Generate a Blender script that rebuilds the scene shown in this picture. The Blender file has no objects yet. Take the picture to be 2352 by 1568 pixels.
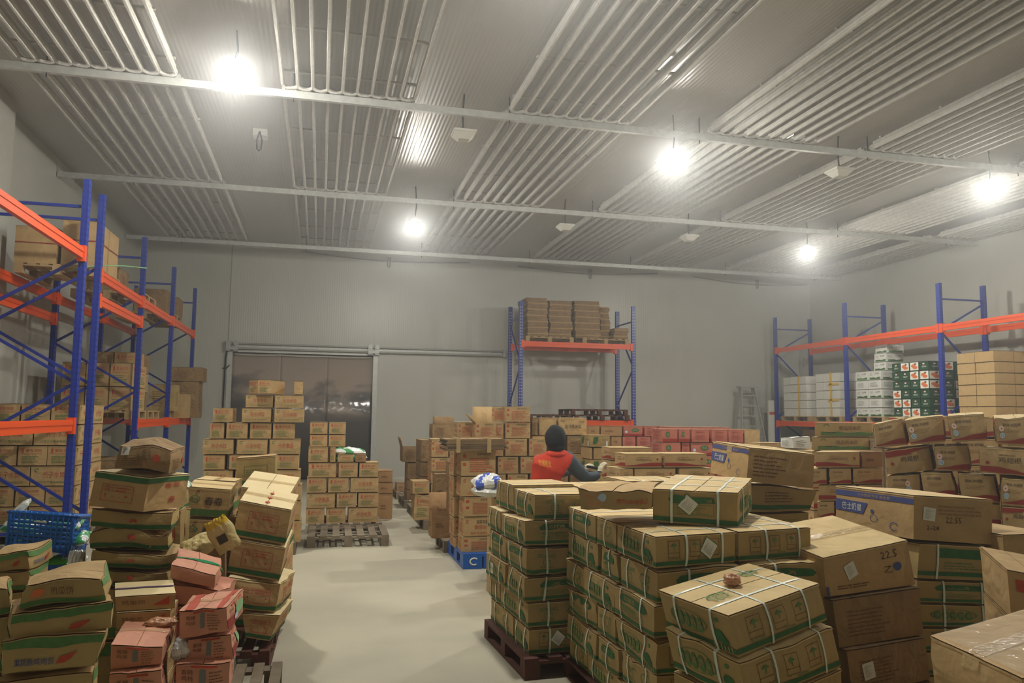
import bpy, math, random
import numpy as np
from mathutils import Vector, Matrix
SC = bpy.context.scene
COL = SC.collection
# ---------------------------------------------------------------- camera
CAM_H = 1.65
YAW, PITCH, ROLL, FPX = 0.24119374, 0.09514206, 0.01020237, 1781.69
def cam_axes():
    cy, sy, cp, sp = math.cos(YAW), math.sin(YAW), math.cos(PITCH), math.sin(PITCH)
    f = Vector((sy*cp, cy*cp, sp)); r = Vector((cy, -sy, 0)); u = r.cross(f)
    cr, sr = math.cos(ROLL), math.sin(ROLL)
    return cr*r + sr*u, -sr*r + cr*u, f
CR, CU, CF = cam_axes()
cam = bpy.data.cameras.new('camera'); camo = bpy.data.objects.new('camera', cam); COL.objects.link(camo)
camo.matrix_world = Matrix(((CR.x, CU.x, -CF.x, 0), (CR.y, CU.y, -CF.y, 0), (CR.z, CU.z, -CF.z, CAM_H), (0, 0, 0, 1)))
cam.sensor_width = 36; cam.lens = FPX/2352*36; cam.clip_start = .05; cam.clip_end = 100
SC.camera = camo
# ---------------------------------------------------------------- world, exposure
w = bpy.data.worlds.new('world'); SC.world = w; w.use_nodes = True
w.node_tree.nodes['Background'].inputs[0].default_value = (.5, .52, .5, 1)
w.node_tree.nodes['Background'].inputs[1].default_value = .02
SC.view_settings.view_transform = 'Standard'; SC.view_settings.look = 'None'
SC.view_settings.exposure = 0.03; SC.view_settings.gamma = 1; SC.view_settings.use_curve_mapping = False
try:
    SC.cycles.max_bounces = 8; SC.cycles.diffuse_bounces = 5; SC.cycles.transparent_max_bounces = 12
    SC.cycles.volume_bounces = 0; SC.cycles.caustics_reflective = False; SC.cycles.caustics_refractive = False
    SC.cycles.sample_clamp_indirect = 4; SC.cycles.use_denoising = True
except Exception:
    pass
LAMP_POWER = 1020.0     # strength of each lamp lens
FOG = 0.012
# pixel of the 2352x1568 photograph -> point of the room on the plane X=, Y= or Z=
def P(px, py, X=None, Y=None, Z=None):
    d = CF + CR*((px-1176)/FPX) - CU*((py-784)/FPX)
    t = X/d.x if X is not None else (Y/d.y if Y is not None else (Z-CAM_H)/d.z)
    return Vector((d.x*t, d.y*t, CAM_H + d.z*t))
R = random.Random(7)
# ---------------------------------------------------------------- materials
def lin(c):
    return tuple(((x/255)/12.92 if x <= 10 else ((x/255+.055)/1.055)**2.4) for x in c) + (1,)
MATS = {}
def mat(name, rgb, rough=.6, metal=0, spec=.3, var=0, scale=6, bump=0, bscale=60, emit=None, alpha=1, coat=0, dirt=None):
    if name in MATS: return MATS[name]
    m = bpy.data.materials.new(name); m.use_nodes = True; nt = m.node_tree; b = nt.nodes['Principled BSDF']
    c = lin(rgb); b.inputs['Base Color'].default_value = c
    b.inputs['Roughness'].default_value = rough; b.inputs['Metallic'].default_value = metal
    b.inputs['Specular IOR Level'].default_value = spec
    b.inputs['Coat Weight'].default_value = coat
    if alpha < 1: b.inputs['Alpha'].default_value = alpha
    tc = nt.nodes.new('ShaderNodeTexCoord')
    if var or dirt:
        n = nt.nodes.new('ShaderNodeTexNoise'); n.inputs['Scale'].default_value = scale; n.inputs['Detail'].default_value = 5
        nt.links.new(tc.outputs['Object'], n.inputs['Vector'])
        r = nt.nodes.new('ShaderNodeValToRGB'); nt.links.new(n.outputs['Fac'], r.inputs['Fac'])
        r.color_ramp.elements[0].position = .35; r.color_ramp.elements[1].position = .65
        d = lin(dirt) if dirt else tuple(x*(1-var) for x in c[:3])+(1,)
        r.color_ramp.elements[0].color = d
        r.color_ramp.elements[1].color = tuple(min(1, x*(1+var*.5)) for x in c[:3])+(1,)
        nt.links.new(r.outputs['Color'], b.inputs['Base Color'])
    if bump:
        n2 = nt.nodes.new('ShaderNodeTexNoise'); n2.inputs['Scale'].default_value = bscale; n2.inputs['Detail'].default_value = 3
        nt.links.new(tc.outputs['Object'], n2.inputs['Vector'])
        bp = nt.nodes.new('ShaderNodeBump'); bp.inputs['Strength'].default_value = bump; bp.inputs['Distance'].default_value = .01
        nt.links.new(n2.outputs['Fac'], bp.inputs['Height']); nt.links.new(bp.outputs['Normal'], b.inputs['Normal'])
        if name.startswith('kraft'):      # dents and creases of handled board
            n3 = nt.nodes.new('ShaderNodeTexNoise'); n3.inputs['Scale'].default_value = 6 if name != 'kraft_old' else 9; n3.inputs['Detail'].default_value = 2.5; n3.inputs['Distortion'].default_value = .7
            nt.links.new(tc.outputs['Object'], n3.inputs['Vector'])
            b3 = nt.nodes.new('ShaderNodeBump'); b3.inputs['Strength'].default_value = .55 if name != 'kraft_old' else .8; b3.inputs['Distance'].default_value = .035
            nt.links.new(n3.outputs['Fac'], b3.inputs['Height']); nt.links.new(b3.outputs['Normal'], bp.inputs['Normal'])
    if emit:
        b.inputs['Emission Color'].default_value = (emit[0], emit[1], emit[2], 1); b.inputs['Emission Strength'].default_value = emit[3]
    MATS[name] = m; return m
KR = (184, 154, 108)
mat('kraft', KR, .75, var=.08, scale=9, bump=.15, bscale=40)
mat('kraft_lit_top', (208, 182, 132), .7, var=.06, scale=9, bump=.15, bscale=40)  # lighter kraft for lids, lamplight from above put into the colour
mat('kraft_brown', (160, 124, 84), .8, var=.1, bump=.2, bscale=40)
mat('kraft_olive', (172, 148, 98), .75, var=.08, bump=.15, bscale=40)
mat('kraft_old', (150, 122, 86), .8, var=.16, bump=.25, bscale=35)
mat('kraft_pink', (206, 146, 122), .7, var=.08, bump=.15, bscale=40)
mat('kraft_red', (176, 104, 88), .7, var=.1, bump=.15, bscale=40)
mat('board_white', (214, 214, 208), .6, var=.04)
mat('board_green', (36, 74, 50), .45, var=.1)
mat('foam_white', (226, 225, 218), .35, var=.05, bump=.2, bscale=20)
mat('crate_dark', (8, 70, 150), .35, spec=.5)
mat('sheet_dark', (84, 74, 58), .85, var=.2)
mat('paper_cream', (226, 206, 160), .7, var=.05)
mat('ink_red', (186, 78, 58), .7, var=.12, scale=40)
mat('ink_crimson', (150, 50, 40), .6, var=.1, scale=20)
mat('ink_green', (88, 128, 72), .7, var=.15, scale=30)
mat('ink_dkgreen', (60, 108, 64), .7, var=.18, scale=20)
mat('ink_black', (62, 54, 46), .7)
mat('ink_pen', (84, 64, 44), .7)
mat('ink_brown', (118, 84, 54), .7)
mat('ink_blue', (74, 84, 138), .7, var=.1)
mat('ink_purple', (92, 66, 104), .7)
mat('ink_white', (226, 226, 216), .6)
mat('ink_orange', (214, 116, 70), .6)
mat('ink_yellow', (222, 176, 60), .6)
mat('strap_white', (212, 224, 214), .35, spec=.5)
mat('sticker_white', (222, 222, 216), .5)
mat('sticker_blue', (178, 202, 222), .5)
mat('sticker_pink', (232, 196, 184), .5)
mat('ink_grey', (120, 122, 118), .6)
mat('tape_clear', (216, 190, 140), .14, spec=1.0, alpha=.5, bump=.9, bscale=30)
mat('tape_green', (20, 140, 92), .15, spec=.7, bump=.4, bscale=25)
mat('film_clear', (225, 228, 228), .12, spec=.9, alpha=.16, bump=1.0, bscale=9)
mat('film_dull', (215, 214, 208), .2, spec=.7, alpha=.14, bump=1.0, bscale=9)
mat('rack_blue', (24, 48, 146), .38, spec=.5, bump=.08, bscale=25)
mat('rack_orange', (228, 82, 24), .38, spec=.5, bump=.08, bscale=25)
mat('hole_pale', (196, 196, 186), .7)
mat('hole_dark', (20, 38, 122), .7)
mat('steel', (176, 178, 176), .4, metal=.35, bump=.1)
mat('steel_dull', (150, 150, 144), .5, metal=.4, bump=.1)
mat('galv', (196, 198, 194), .42, metal=.35, var=.1, scale=14)
mat('frost', (194, 192, 186), .75, var=.1, scale=12, bump=.8, bscale=45)
mat('wood_pale', (176, 150, 108), .75, var=.16, scale=7, bump=.3)
mat('wood_grey', (128, 116, 98), .8, var=.22, scale=7, bump=.4)
mat('wood_red', (92, 58, 48), .75, var=.2, scale=7, bump=.3)
mat('plastic_blue', (16, 88, 176), .4, spec=.5, bump=.1)
mat('crate_blue', (10, 98, 190), .35, spec=.5, bump=.1)
mat('black_rubber', (38, 38, 36), .6)
mat('white_enamel', (206, 206, 198), .4)
mat('cloth_black', (34, 38, 42), .9, var=.2, scale=30, bump=.4, bscale=80)
mat('cloth_red', (206, 62, 40), .75, var=.12, scale=9, bump=.4, bscale=14)
mat('cloth_slate', (74, 86, 98), .75, var=.12, scale=9, bump=.4, bscale=14)
mat('glove', (206, 198, 174), .85, bump=.5, bscale=60)
mat('skin', (196, 150, 122), .5)
mat('bag_white', (226, 228, 226), .3, spec=.6, var=.06, bump=1.0, bscale=22)
mat('bag_green', (60, 150, 90), .3, spec=.6, bump=.8, bscale=25)
mat('bag_lime', (110, 200, 60), .35, spec=.5)
mat('bag_blue', (70, 96, 190), .3)
mat('bag_yellow', (224, 186, 58), .3, spec=.5, bump=.6, bscale=25)
mat('bag_cream', (214, 196, 140), .35, spec=.5, bump=.6, bscale=25)
mat('foil', (206, 206, 206), .25, metal=.5, bump=1.0, bscale=30)
mat('tape_ball', (196, 140, 98), .2, spec=.8, bump=1.0, bscale=60, alpha=.85)
mat('strip_green', (130, 180, 130), .4)
mat('lens', (255, 252, 236), .4, emit=(1.0, .97, .87, LAMP_POWER))
# ---------------------------------------------------------------- mesh builder
class MB:
    def __init__(s): s.v = []; s.f = []; s.m = []; s.mn = []
    def mi(s, name):
        if name not in s.mn: s.mn.append(name)
        return s.mn.index(name)
    def quad(s, pts, m):
        n = len(s.v); s.v += [tuple(p) for p in pts]; s.f.append(tuple(range(n, n+len(pts)))); s.m.append(s.mi(m))
    def hexa(s, c, m):      # c: 8 corners 000 100 110 010 001 101 111 011
        n = len(s.v); s.v += [tuple(p) for p in c]; k = s.mi(m)
        for q in ((3, 2, 1, 0), (4, 5, 6, 7), (0, 1, 5, 4), (1, 2, 6, 5), (2, 3, 7, 6), (3, 0, 4, 7)):
            s.f.append(tuple(n+i for i in q)); s.m.append(k)
        return s
    def box(s, x0, x1, y0, y1, z0, z1, m):
        return s.hexa([(x0, y0, z0), (x1, y0, z0), (x1, y1, z0), (x0, y1, z0), (x0, y0, z1), (x1, y0, z1), (x1, y1, z1), (x0, y1, z1)], m)
    def bar(s, a, b, w, h, m, up=(0, 0, 1)):
        a = Vector(a); b = Vector(b); d = (b-a).normalized(); up = Vector(up)
        if abs(d.dot(up)) > .99: up = Vector((0, 1, 0))
        x = d.cross(up).normalized()*w/2; y = x.cross(d).normalized()*h/2
        return s.hexa([a-x-y, a+x-y, b+x-y, b-x-y, a-x+y, a+x+y, b+x+y, b-x+y], m)
    def tube(s, pts, r, m, n=8, close=False):
        pts = [Vector(p) for p in pts]; k = s.mi(m); base = len(s.v); N = len(pts); px = None
        for i, p in enumerate(pts):
            a = pts[i-1] if (i > 0 or close) else p; b = pts[(i+1) % N] if (i < N-1 or close) else p
            d = (b-a).normalized()
            x = (px - d*px.dot(d)) if px is not None else d.cross(Vector((0, 0, 1)) if abs(d.z) < .9 else Vector((0, 1, 0)))
            x.normalize(); px = x; y = d.cross(x)
            rr = r[i] if isinstance(r, (list, tuple)) else r
            for j in range(n):
                t = 2*math.pi*j/n; s.v.append(tuple(p + x*math.cos(t)*rr + y*math.sin(t)*rr))
        for i in range(N if close else N-1):
            for j in range(n):
                a0 = base+i*n+j; a1 = base+i*n+(j+1) % n; b0 = base+((i+1) % N)*n+j; b1 = base+((i+1) % N)*n+(j+1) % n
                s.f.append((a0, a1, b1, b0)); s.m.append(k)
        if not close:
            s.f.append(tuple(base+j for j in reversed(range(n)))); s.m.append(k)
            s.f.append(tuple(base+(N-1)*n+j for j in range(n))); s.m.append(k)
        return s
    def ell(s, c, r, m, nu=16, nv=10, f=None):
        base = len(s.v); k = s.mi(m)
        for i in range(nv+1):
            th = math.pi*i/nv
            for j in range(nu):
                ph = 2*math.pi*j/nu
                d = Vector((math.sin(th)*math.cos(ph), math.sin(th)*math.sin(ph), math.cos(th)))
                q = 1+(f(d) if f else 0)
                s.v.append((c[0]+d.x*r[0]*q, c[1]+d.y*r[1]*q, c[2]+d.z*r[2]*q))
        for i in range(nv):
            for j in range(nu):
                s.f.append((base+i*nu+j, base+(i+1)*nu+j, base+(i+1)*nu+(j+1) % nu, base+i*nu+(j+1) % nu)); s.m.append(k)
        return s
    def build(s, name, parent=None, smooth=False, loc=None):
        me = bpy.data.meshes.new(name)
        v = s.v
        if parent is not None and loc is None:
            o0 = ORG[parent.name]; v = [(p[0]-o0[0], p[1]-o0[1], p[2]-o0[2]) for p in v]
        if loc is not None: v = [(p[0]-loc[0], p[1]-loc[1], p[2]-loc[2]) for p in v]
        me.from_pydata(v, [], s.f)
        for n in s.mn: me.materials.append(MATS[n])
        me.polygons.foreach_set('material_index', s.m)
        if smooth: me.polygons.foreach_set('use_smooth', [True]*len(s.f))
        me.update()
        o = bpy.data.objects.new(name, me); COL.objects.link(o)
        if parent is not None:
            o.parent = parent; ORG[o.name] = ORG[parent.name]
        elif loc is not None:
            o.location = loc; ORG[o.name] = tuple(loc)
        else: ORG[o.name] = (0, 0, 0)
        return o
ORG = {}
# parts are given in world coordinates; ORG keeps the origin of their thing
def tag(o, label, cat, group=None):
    o['label'] = label; o['category'] = cat
    if group: o['group'] = group
    return o
def thing(name, loc, label, cat, group=None):
    o = bpy.data.objects.new(name, None); COL.objects.link(o); o.location = loc; o.empty_display_size = .1
    ORG[o.name] = tuple(loc); return tag(o, label, cat, group)
def struct(o): o['kind'] = 'structure'; return o
def dup(root, delta, label=None, group=None):
    r = root.copy(); COL.objects.link(r); r.location = Vector(root.location)+Vector(delta)
    ORG[r.name] = tuple(r.location)
    if label: r['label'] = label
    if group: r['group'] = group
    for ch in list(root.children):
        c = ch.copy(); COL.objects.link(c); c.parent = r
        for g in ch.children:
            d = g.copy(); COL.objects.link(d); d.parent = c
    return r
ORD = ['first', 'second', 'third', 'fourth', 'fifth', 'sixth', 'seventh', 'eighth', 'ninth', 'tenth', 'eleventh']
# ================================================================ the room
WL, WR, WB, WF, CEIL = -4.4, 14.2, 20.3, -1.5, 5.87
def ribbed(name, rgb, axis, seam, rough=.32, bs=.12):
    m = mat(name, rgb, rough, spec=.5, var=.05, scale=.5); nt = m.node_tree; b = nt.nodes['Principled BSDF']
    tc = nt.nodes.new('ShaderNodeTexCoord'); sp = nt.nodes.new('ShaderNodeSeparateXYZ'); nt.links.new(tc.outputs['Object'], sp.inputs[0])
    wv = nt.nodes.new('ShaderNodeMath'); wv.operation = 'MULTIPLY'; wv.inputs[1].default_value = 2*math.pi/.055
    nt.links.new(sp.outputs[axis], wv.inputs[0])
    sn = nt.nodes.new('ShaderNodeMath'); sn.operation = 'SINE'; nt.links.new(wv.outputs[0], sn.inputs[0])
    # seam between panels
    md = nt.nodes.new('ShaderNodeMath'); md.operation = 'PINGPONG'; md.inputs[1].default_value = seam/2; nt.links.new(sp.outputs[axis], md.inputs[0])
    lt = nt.nodes.new('ShaderNodeMath'); lt.operation = 'LESS_THAN'; lt.inputs[1].default_value = .008; nt.links.new(md.outputs[0], lt.inputs[0])
    ml = nt.nodes.new('ShaderNodeMath'); ml.operation = 'MULTIPLY_ADD'; ml.inputs[1].default_value = -4; nt.links.new(lt.outputs[0], ml.inputs[0]); nt.links.new(sn.outputs[0], ml.inputs[2])
    bp = nt.nodes.new('ShaderNodeBump'); bp.inputs['Strength'].default_value = bs; bp.inputs['Distance'].default_value = .004
    nt.links.new(ml.outputs[0], bp.inputs['Height']); nt.links.new(bp.outputs['Normal'], b.inputs['Normal'])
    return m
ribbed('wall_panel', (193, 193, 185), 'X', 1.15); ribbed('wall_panel_side', (189, 189, 180), 'Y', 1.15); ribbed('ceiling_panel', (172, 169, 163), 'X', 1.15, bs=.3)
mat('concrete', (182, 176, 156), .6, spec=.35, dirt=(160, 155, 138), scale=.8, bump=.1, bscale=12)
def wallm(name, f):
    mb = MB(); f(mb); return struct(mb.build(name))
wallm('floor', lambda m: m.box(WL-.3, WR+.3, WF, WB+.3, -.1, 0, 'concrete'))
wallm('ceiling', lambda m: m.box(WL-.3, WR+.3, WF, WB+.3, CEIL, CEIL+.1, 'ceiling_panel'))
def bw(m):
    m.box(WL-.3, -2.14, WB, WB+.15, 0, CEIL, 'wall_panel'); m.box(1.30, WR+.3, WB, WB+.15, 0, CEIL, 'wall_panel'); m.box(-2.14, 1.30, WB, WB+.15, 3.15, CEIL, 'wall_panel')
wallm('wall_back', bw)
wallm('wall_right', lambda m: m.box(WR, WR+.15, WF, WB, 0, CEIL, 'wall_panel_side'))
wallm('wall_left', lambda m: (m.box(WL-.15, WL, 11.7, WB, 0, CEIL, 'wall_panel_side'), m.box(WL-.15, -4.2, WF, 11.7, 0, CEIL, 'wall_panel_side')))
wallm('wall_front', lambda m: m.box(WL-.3, WR+.3, WF-.15, WF, 0, CEIL, 'wall_panel'))
# seam trims on the back wall
for i, (x, z0) in enumerate(((-2.26, 3.4), (-1.57, 3.4), (1.34, 3.4))):
    mb = MB(); mb.box(x-.012, x+.012, WB-.008, WB, z0, CEIL if i == 0 else 4.9, 'steel_dull' if i == 0 else 'wall_panel'); struct(mb.build('trim_%d' % (i+1)))
# door: dark passage behind, silver jamb, strip curtain, sliding rail
mat('night', (58, 62, 72), .8)  # passage walls coloured dark in place of the darkness beyond the doorway
mb = MB(); mb.box(-2.14, 1.30, WB+1.2, WB+1.25, 0, 3.15, 'night'); mb.box(-2.2, -2.14, WB+.15, WB+1.25, 0, 3.2, 'night'); mb.box(1.30, 1.36, WB+.15, WB+1.25, 0, 3.2, 'night'); mb.box(-2.2, 1.36, WB+.15, WB+1.25, 3.15, 3.2, 'night'); mb.box(-2.2, 1.36, WB+.15, WB+1.25, -.1, 0, 'night')
struct(mb.build('wall_passage'))
mb = MB(); mb.box(-2.26, -2.14, WB-.03, WB+.02, 0, 3.27, 'galv'); mb.box(1.30, 1.42, WB-.03, WB+.02, 0, 3.27, 'galv'); mb.box(-2.14, 1.30, WB-.03, WB+.02, 3.15, 3.27, 'galv')
struct(mb.build('trim_4'))
def curtain_mat():
    m = bpy.data.materials.new('strip_curtain'); m.use_nodes = True; nt = m.node_tree; b = nt.nodes['Principled BSDF']; MATS['curtain'] = m
    tc = nt.nodes.new('ShaderNodeTexCoord'); mp = nt.nodes.new('ShaderNodeMapping'); mp.inputs['Scale'].default_value = (.5, 1, 1.15); mp.inputs['Location'].default_value = (.4, 0, .17)
    nt.links.new(tc.outputs['Object'], mp.inputs[0])
    n = nt.nodes.new('ShaderNodeTexNoise'); n.inputs['Scale'].default_value = 1.3; n.inputs['Detail'].default_value = 6; n.inputs['Distortion'].default_value = .6; nt.links.new(mp.outputs[0], n.inputs['Vector'])
    sp = nt.nodes.new('ShaderNodeSeparateXYZ'); nt.links.new(tc.outputs['Object'], sp.inputs[0])
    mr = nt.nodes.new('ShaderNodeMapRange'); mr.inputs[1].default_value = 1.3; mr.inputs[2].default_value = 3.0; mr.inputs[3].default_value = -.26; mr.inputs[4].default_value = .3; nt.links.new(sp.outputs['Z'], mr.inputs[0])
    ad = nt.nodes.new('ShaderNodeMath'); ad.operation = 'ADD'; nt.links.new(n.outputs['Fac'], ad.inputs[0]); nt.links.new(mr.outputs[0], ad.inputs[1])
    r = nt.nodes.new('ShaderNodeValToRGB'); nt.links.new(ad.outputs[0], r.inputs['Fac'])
    e = r.color_ramp.elements; e[0].position = .3; e[0].color = lin((92, 90, 90)); e[1].position = .6; e[1].color = lin((184, 168, 154))  # room reflection above and darkness behind painted as a ramp, clouded like condensation
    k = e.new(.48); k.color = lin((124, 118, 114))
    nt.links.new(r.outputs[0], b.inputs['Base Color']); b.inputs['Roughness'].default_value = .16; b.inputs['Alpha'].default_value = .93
    nb = nt.nodes.new('ShaderNodeTexNoise'); nb.inputs['Scale'].default_value = 2.2; nt.links.new(tc.outputs['Object'], nb.inputs['Vector'])
    bp = nt.nodes.new('ShaderNodeBump'); bp.inputs['Strength'].default_value = .6; bp.inputs['Distance'].default_value = .06; nt.links.new(nb.outputs['Fac'], bp.inputs['Height']); nt.links.new(bp.outputs['Normal'], b.inputs['Normal'])
curtain_mat()
t = thing('strip_curtain', (-.42, WB+.05, 0), 'plastic curtain of three sheets filling the doorway, room reflection painted in cloudy grey', 'curtain')
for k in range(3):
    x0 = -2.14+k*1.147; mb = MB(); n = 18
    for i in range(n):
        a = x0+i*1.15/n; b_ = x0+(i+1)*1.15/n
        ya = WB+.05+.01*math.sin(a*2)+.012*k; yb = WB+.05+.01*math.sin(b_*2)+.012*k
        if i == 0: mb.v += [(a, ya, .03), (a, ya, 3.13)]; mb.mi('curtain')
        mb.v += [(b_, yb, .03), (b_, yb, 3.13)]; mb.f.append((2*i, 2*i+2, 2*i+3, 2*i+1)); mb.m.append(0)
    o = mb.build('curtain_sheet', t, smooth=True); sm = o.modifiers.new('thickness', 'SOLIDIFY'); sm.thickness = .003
mb = MB(); pts = []
for i in range(60):
    u = i/59; pts.append((-2.1+3.35*u, WB-.035, 3.09+.025*abs(math.sin(u*3*math.pi))**.5*-1+.02))
mb.tube(pts, .008, 'strap_white', 6); mb.build('hanging_hem', t)
t = thing('sliding_door_rail', (1.25, WB-.1, 3.25), 'long steel sliding rail over the doorway, reaching right along the wall', 'door rail')
mb = MB(); mb.box(-2.28, 4.78, WB-.13, WB-.05, 3.34, 3.38, 'steel_dull'); mb.box(-2.28, 4.78, WB-.13, WB-.03, 3.22, 3.265, 'steel_dull'); mb.box(-2.28, 4.78, WB-.05, WB-.005, 3.22, 3.38, 'galv'); mb.box(4.72, 4.8, WB-.15, WB-.02, 3.2, 3.4, 'steel'); mb.build('rail', t)
for x in (-2.15, 1.3):
    mb = MB(); mb.box(x-.14, x-.03, WB-.17, WB-.05, 3.17, 3.42, 'steel'); mb.box(x+.03, x+.14, WB-.17, WB-.05, 3.17, 3.42, 'steel'); mb.box(x-.14, x+.14, WB-.19, WB-.16, 3.2, 3.26, 'steel')
    for q in (-.08, .08): mb.tube([(x+q, WB-.2, 3.34), (x+q, WB-.13, 3.34)], .035, 'steel', 12)
    mb.build('hanger_bracket', t)
mb = MB(); mb.tube([(-2.27, WB-.04, 3.2), (-2.3, WB-.04, 3.0), (-2.31, WB-.04, 2.0), (-2.3, WB-.04, .1)], .018, 'black_rubber', 8)
mb.tube([(-2.36, WB-.05, 2.74), (-2.27, WB-.05, 2.74), (-2.2, WB-.05, 2.82)], .014, 'black_rubber', 6)
tag(mb.build('power_cable', smooth=True), 'dark cable running down the wall beside the doorway left jamb', 'cable')
# drooping hoses with hanging loops along the top of the back wall
for i, (a, b_, c) in enumerate((((-.56, 5.78), (1.64, 5.65), (3.81, 5.74)), ((5.14, 5.71), (7.22, 5.64), (9.26, 5.74)), ((10.35, 5.71), (12.43, 5.62), (14.1, 5.65)))):
    t = thing('drain_hose', (b_[0], WB-.1, b_[1]), ['dark hose drooping on the back wall above the curtained doorway', 'dark hose drooping on the back wall above the flattened cardboard rack', 'dark hose drooping on the back wall near the right corner'][i], 'hose', 'drooping hoses along the back wall')
    pts = [(a[0]+(c[0]-a[0])*u, WB-.016, (a[1]*(1-u)+c[1]*u)-(.11*math.sin(math.pi*u))) for u in [k/16 for k in range(17)]]
    mb = MB(); mb.tube(pts, .018, 'steel_dull', 6); mb.build('hose', t, smooth=True)
    mb = MB(); x = b_[0]; z = b_[1]
    mb.tube([(x-.03, WB-.03, z+.1), (x-.03, WB-.03, z-.12), (x-.015, WB-.03, z-.16), (x+.015, WB-.03, z-.16), (x+.03, WB-.03, z-.12), (x+.03, WB-.03, z+.1)], .018, 'steel_dull', 6); mb.build('hanging_loop', t, smooth=True)
# ---------------------------------------------------------------- ceiling channels, coils, lamps
CHY = (5.1, 9.7, 14.12, 18.85); CZ = 5.55
CHN = ('nearest', 'second nearest', 'third', 'farthest')
for i, y in enumerate(CHY):
    t = thing('ceiling_channel', (4.9, y, CZ), 'galvanised channel hung across the ceiling, %s of the four from the camera' % CHN[i], 'ceiling channel', 'channels across the ceiling')
    mb = MB(); x0, x1 = WL+.02, WR-.02
    if i == 2: x0 = WL+.02
    mb.box(x0, x1, y-.03, y+.03, CZ-.005, CZ, 'galv'); mb.box(x0, x1, y-.03, y-.026, CZ, CZ+.085, 'galv'); mb.box(x0, x1, y+.026, y+.03, CZ, CZ+.085, 'galv')
    mb.build('channel', t)
    k = 0; x = -3.2
    while x < 14:
        mb = MB(); mb.tube([(x, y, CZ-.05), (x, y, CEIL)], .008, 'black_rubber', 5); mb.build('threaded_rod', t); x += 2.76
X0, DX = -3.5, 2.745
GX = [(-3.48, -1.8), (-.57, 1.05), (2.32, 4.0), (5.2, 6.9), (7.85, 9.5), (10.6, 12.2), (13.1, 14.1)]
CN = ['leftmost', 'second from left', 'third from left', 'fourth from left', 'fifth from left', 'second from the right wall', 'beside the right wall']
RN = ['in the row nearest the camera', 'in the middle row', 'in the row by the back wall', 'overhead']
def coil(x0, x1, y0, y1, lab):
    t = thing('ceiling_coil', ((x0+x1)/2, (y0+y1)/2, CZ+.09), lab, 'cooling coil', 'frosted cooling coils under the ceiling')
    n = max(5, int(round((x1-x0)/.18))+1); st = (x1-x0)/(n-1)
    mb = MB(); x = x0
    N = 10
    for i in range(N):      # frosted vertical fin, slightly uneven
        ya = y0+(y1-y0)*i/N; yb = y0+(y1-y0)*(i+1)/N
        wa = .013+.003*math.sin(ya*9); wb = .013+.003*math.sin(yb*9)
        mb.hexa([(x-wa, ya, CZ+.09), (x+wa, ya, CZ+.09), (x+wb, yb, CZ+.09), (x-wb, yb, CZ+.09), (x-wa, ya, CZ+.2), (x+wa, ya, CZ+.2), (x+wb, yb, CZ+.2), (x-wb, yb, CZ+.2)], 'frost')
    mb.tube([(x, y0-.05, CZ+.145), (x, y1+.05, CZ+.145)], .024, 'frost', 8)
    first = mb.build('fin_tube', t)
    for k in range(1, n):
        c = first.copy(); COL.objects.link(c); c.parent = t; c.location = (k*st, 0, 0)
    L = y1-y0
    for u in (.04, .37, .70, .96):
        mb = MB(); mb.box(x0-.03, x1+.03, y0+L*u-.02, y0+L*u+.02, CZ+.2, CZ+.225, 'frost'); mb.build('cross_bar', t)
    mb = MB()
    for k in range(n-1):    # return bends over the channel
        xa = x0+k*st; xb = xa+st
        pts = [(xa+(xb-xa)*(.5-.5*math.cos(math.pi*q/6)), y1+.05+(.05*math.sin(math.pi*q/6)), CZ+.145-.03*math.sin(math.pi*q/6)) for q in range(7)]
        mb.tube(pts, .026, 'frost', 6)
    mb.build('return_bend', t, smooth=True)
for g, (a, b_) in enumerate(GX):
    for r, (ya, yb) in enumerate(((5.2, 9.58), (9.82, 13.98), (14.26, 18.78))):
        coil(a, b_, ya, yb, 'white frosted ceiling coil, %s, %s' % (CN[g], RN[r]))
LIT = [(-1.03, 8.75, 5.42, 'lit lamp nearest the rack on the left'), (1.6, 14.12, 5.15, 'lit lamp above the curtained doorway side'), (4.68, 9.7, 5.26, 'lit lamp in the middle of the second channel'), (10.05, 9.7, 5.28, 'lit lamp at the far right, near the photo edge'), (9.85, 14.12, 5.17, 'lit lamp above the aluminium ladder side'), (1.65, 5.1, 5.45, 'lit lamp overhead on the nearest channel'), (10, 5.1, 5.4, 'lit lamp overhead at right')]
for i, (x, y, z, nm) in enumerate(LIT):
    t = thing('ceiling_lamp', (x, y, z), 'round glowing ceiling lamp, '+nm, 'lamp', 'lit ceiling lamps')
    mb = MB(); mb.tube([(x, y, z+.0), (x, y, z+.03), (x, y, z+.07), (x, y, z+.12)], [.14, .145, .1, .05], 'white_enamel', 24); mb.build('housing', t, smooth=True)
    mb = MB(); mb.ell((x, y, z), (.12, .12, .07), 'lens', 20, 12); mb.v = [(a, b_, min(c, z-.002)) for a, b_, c in mb.v]; mb.build('lens', t, smooth=True)
    mb = MB(); mb.tube([(x, y, z+.12), (x+.02, y, (z+CEIL)/2), (x, y, CEIL)], .01, 'black_rubber', 6); mb.build('cord', t, smooth=True)
OFF = [(1.72, 9.77, 5.3, 'over the doorway aisle'), (4.53, 14.16, 5.3, 'left of the flattened cardboard rack'), (7.23, 14.3, 5.3, 'right of the flattened cardboard rack'), (7.42, 9.8, 5.3, 'right of the central lit lamp'), (10.2, 18.5, 5.35, 'at the far channel')]
first = None
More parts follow.
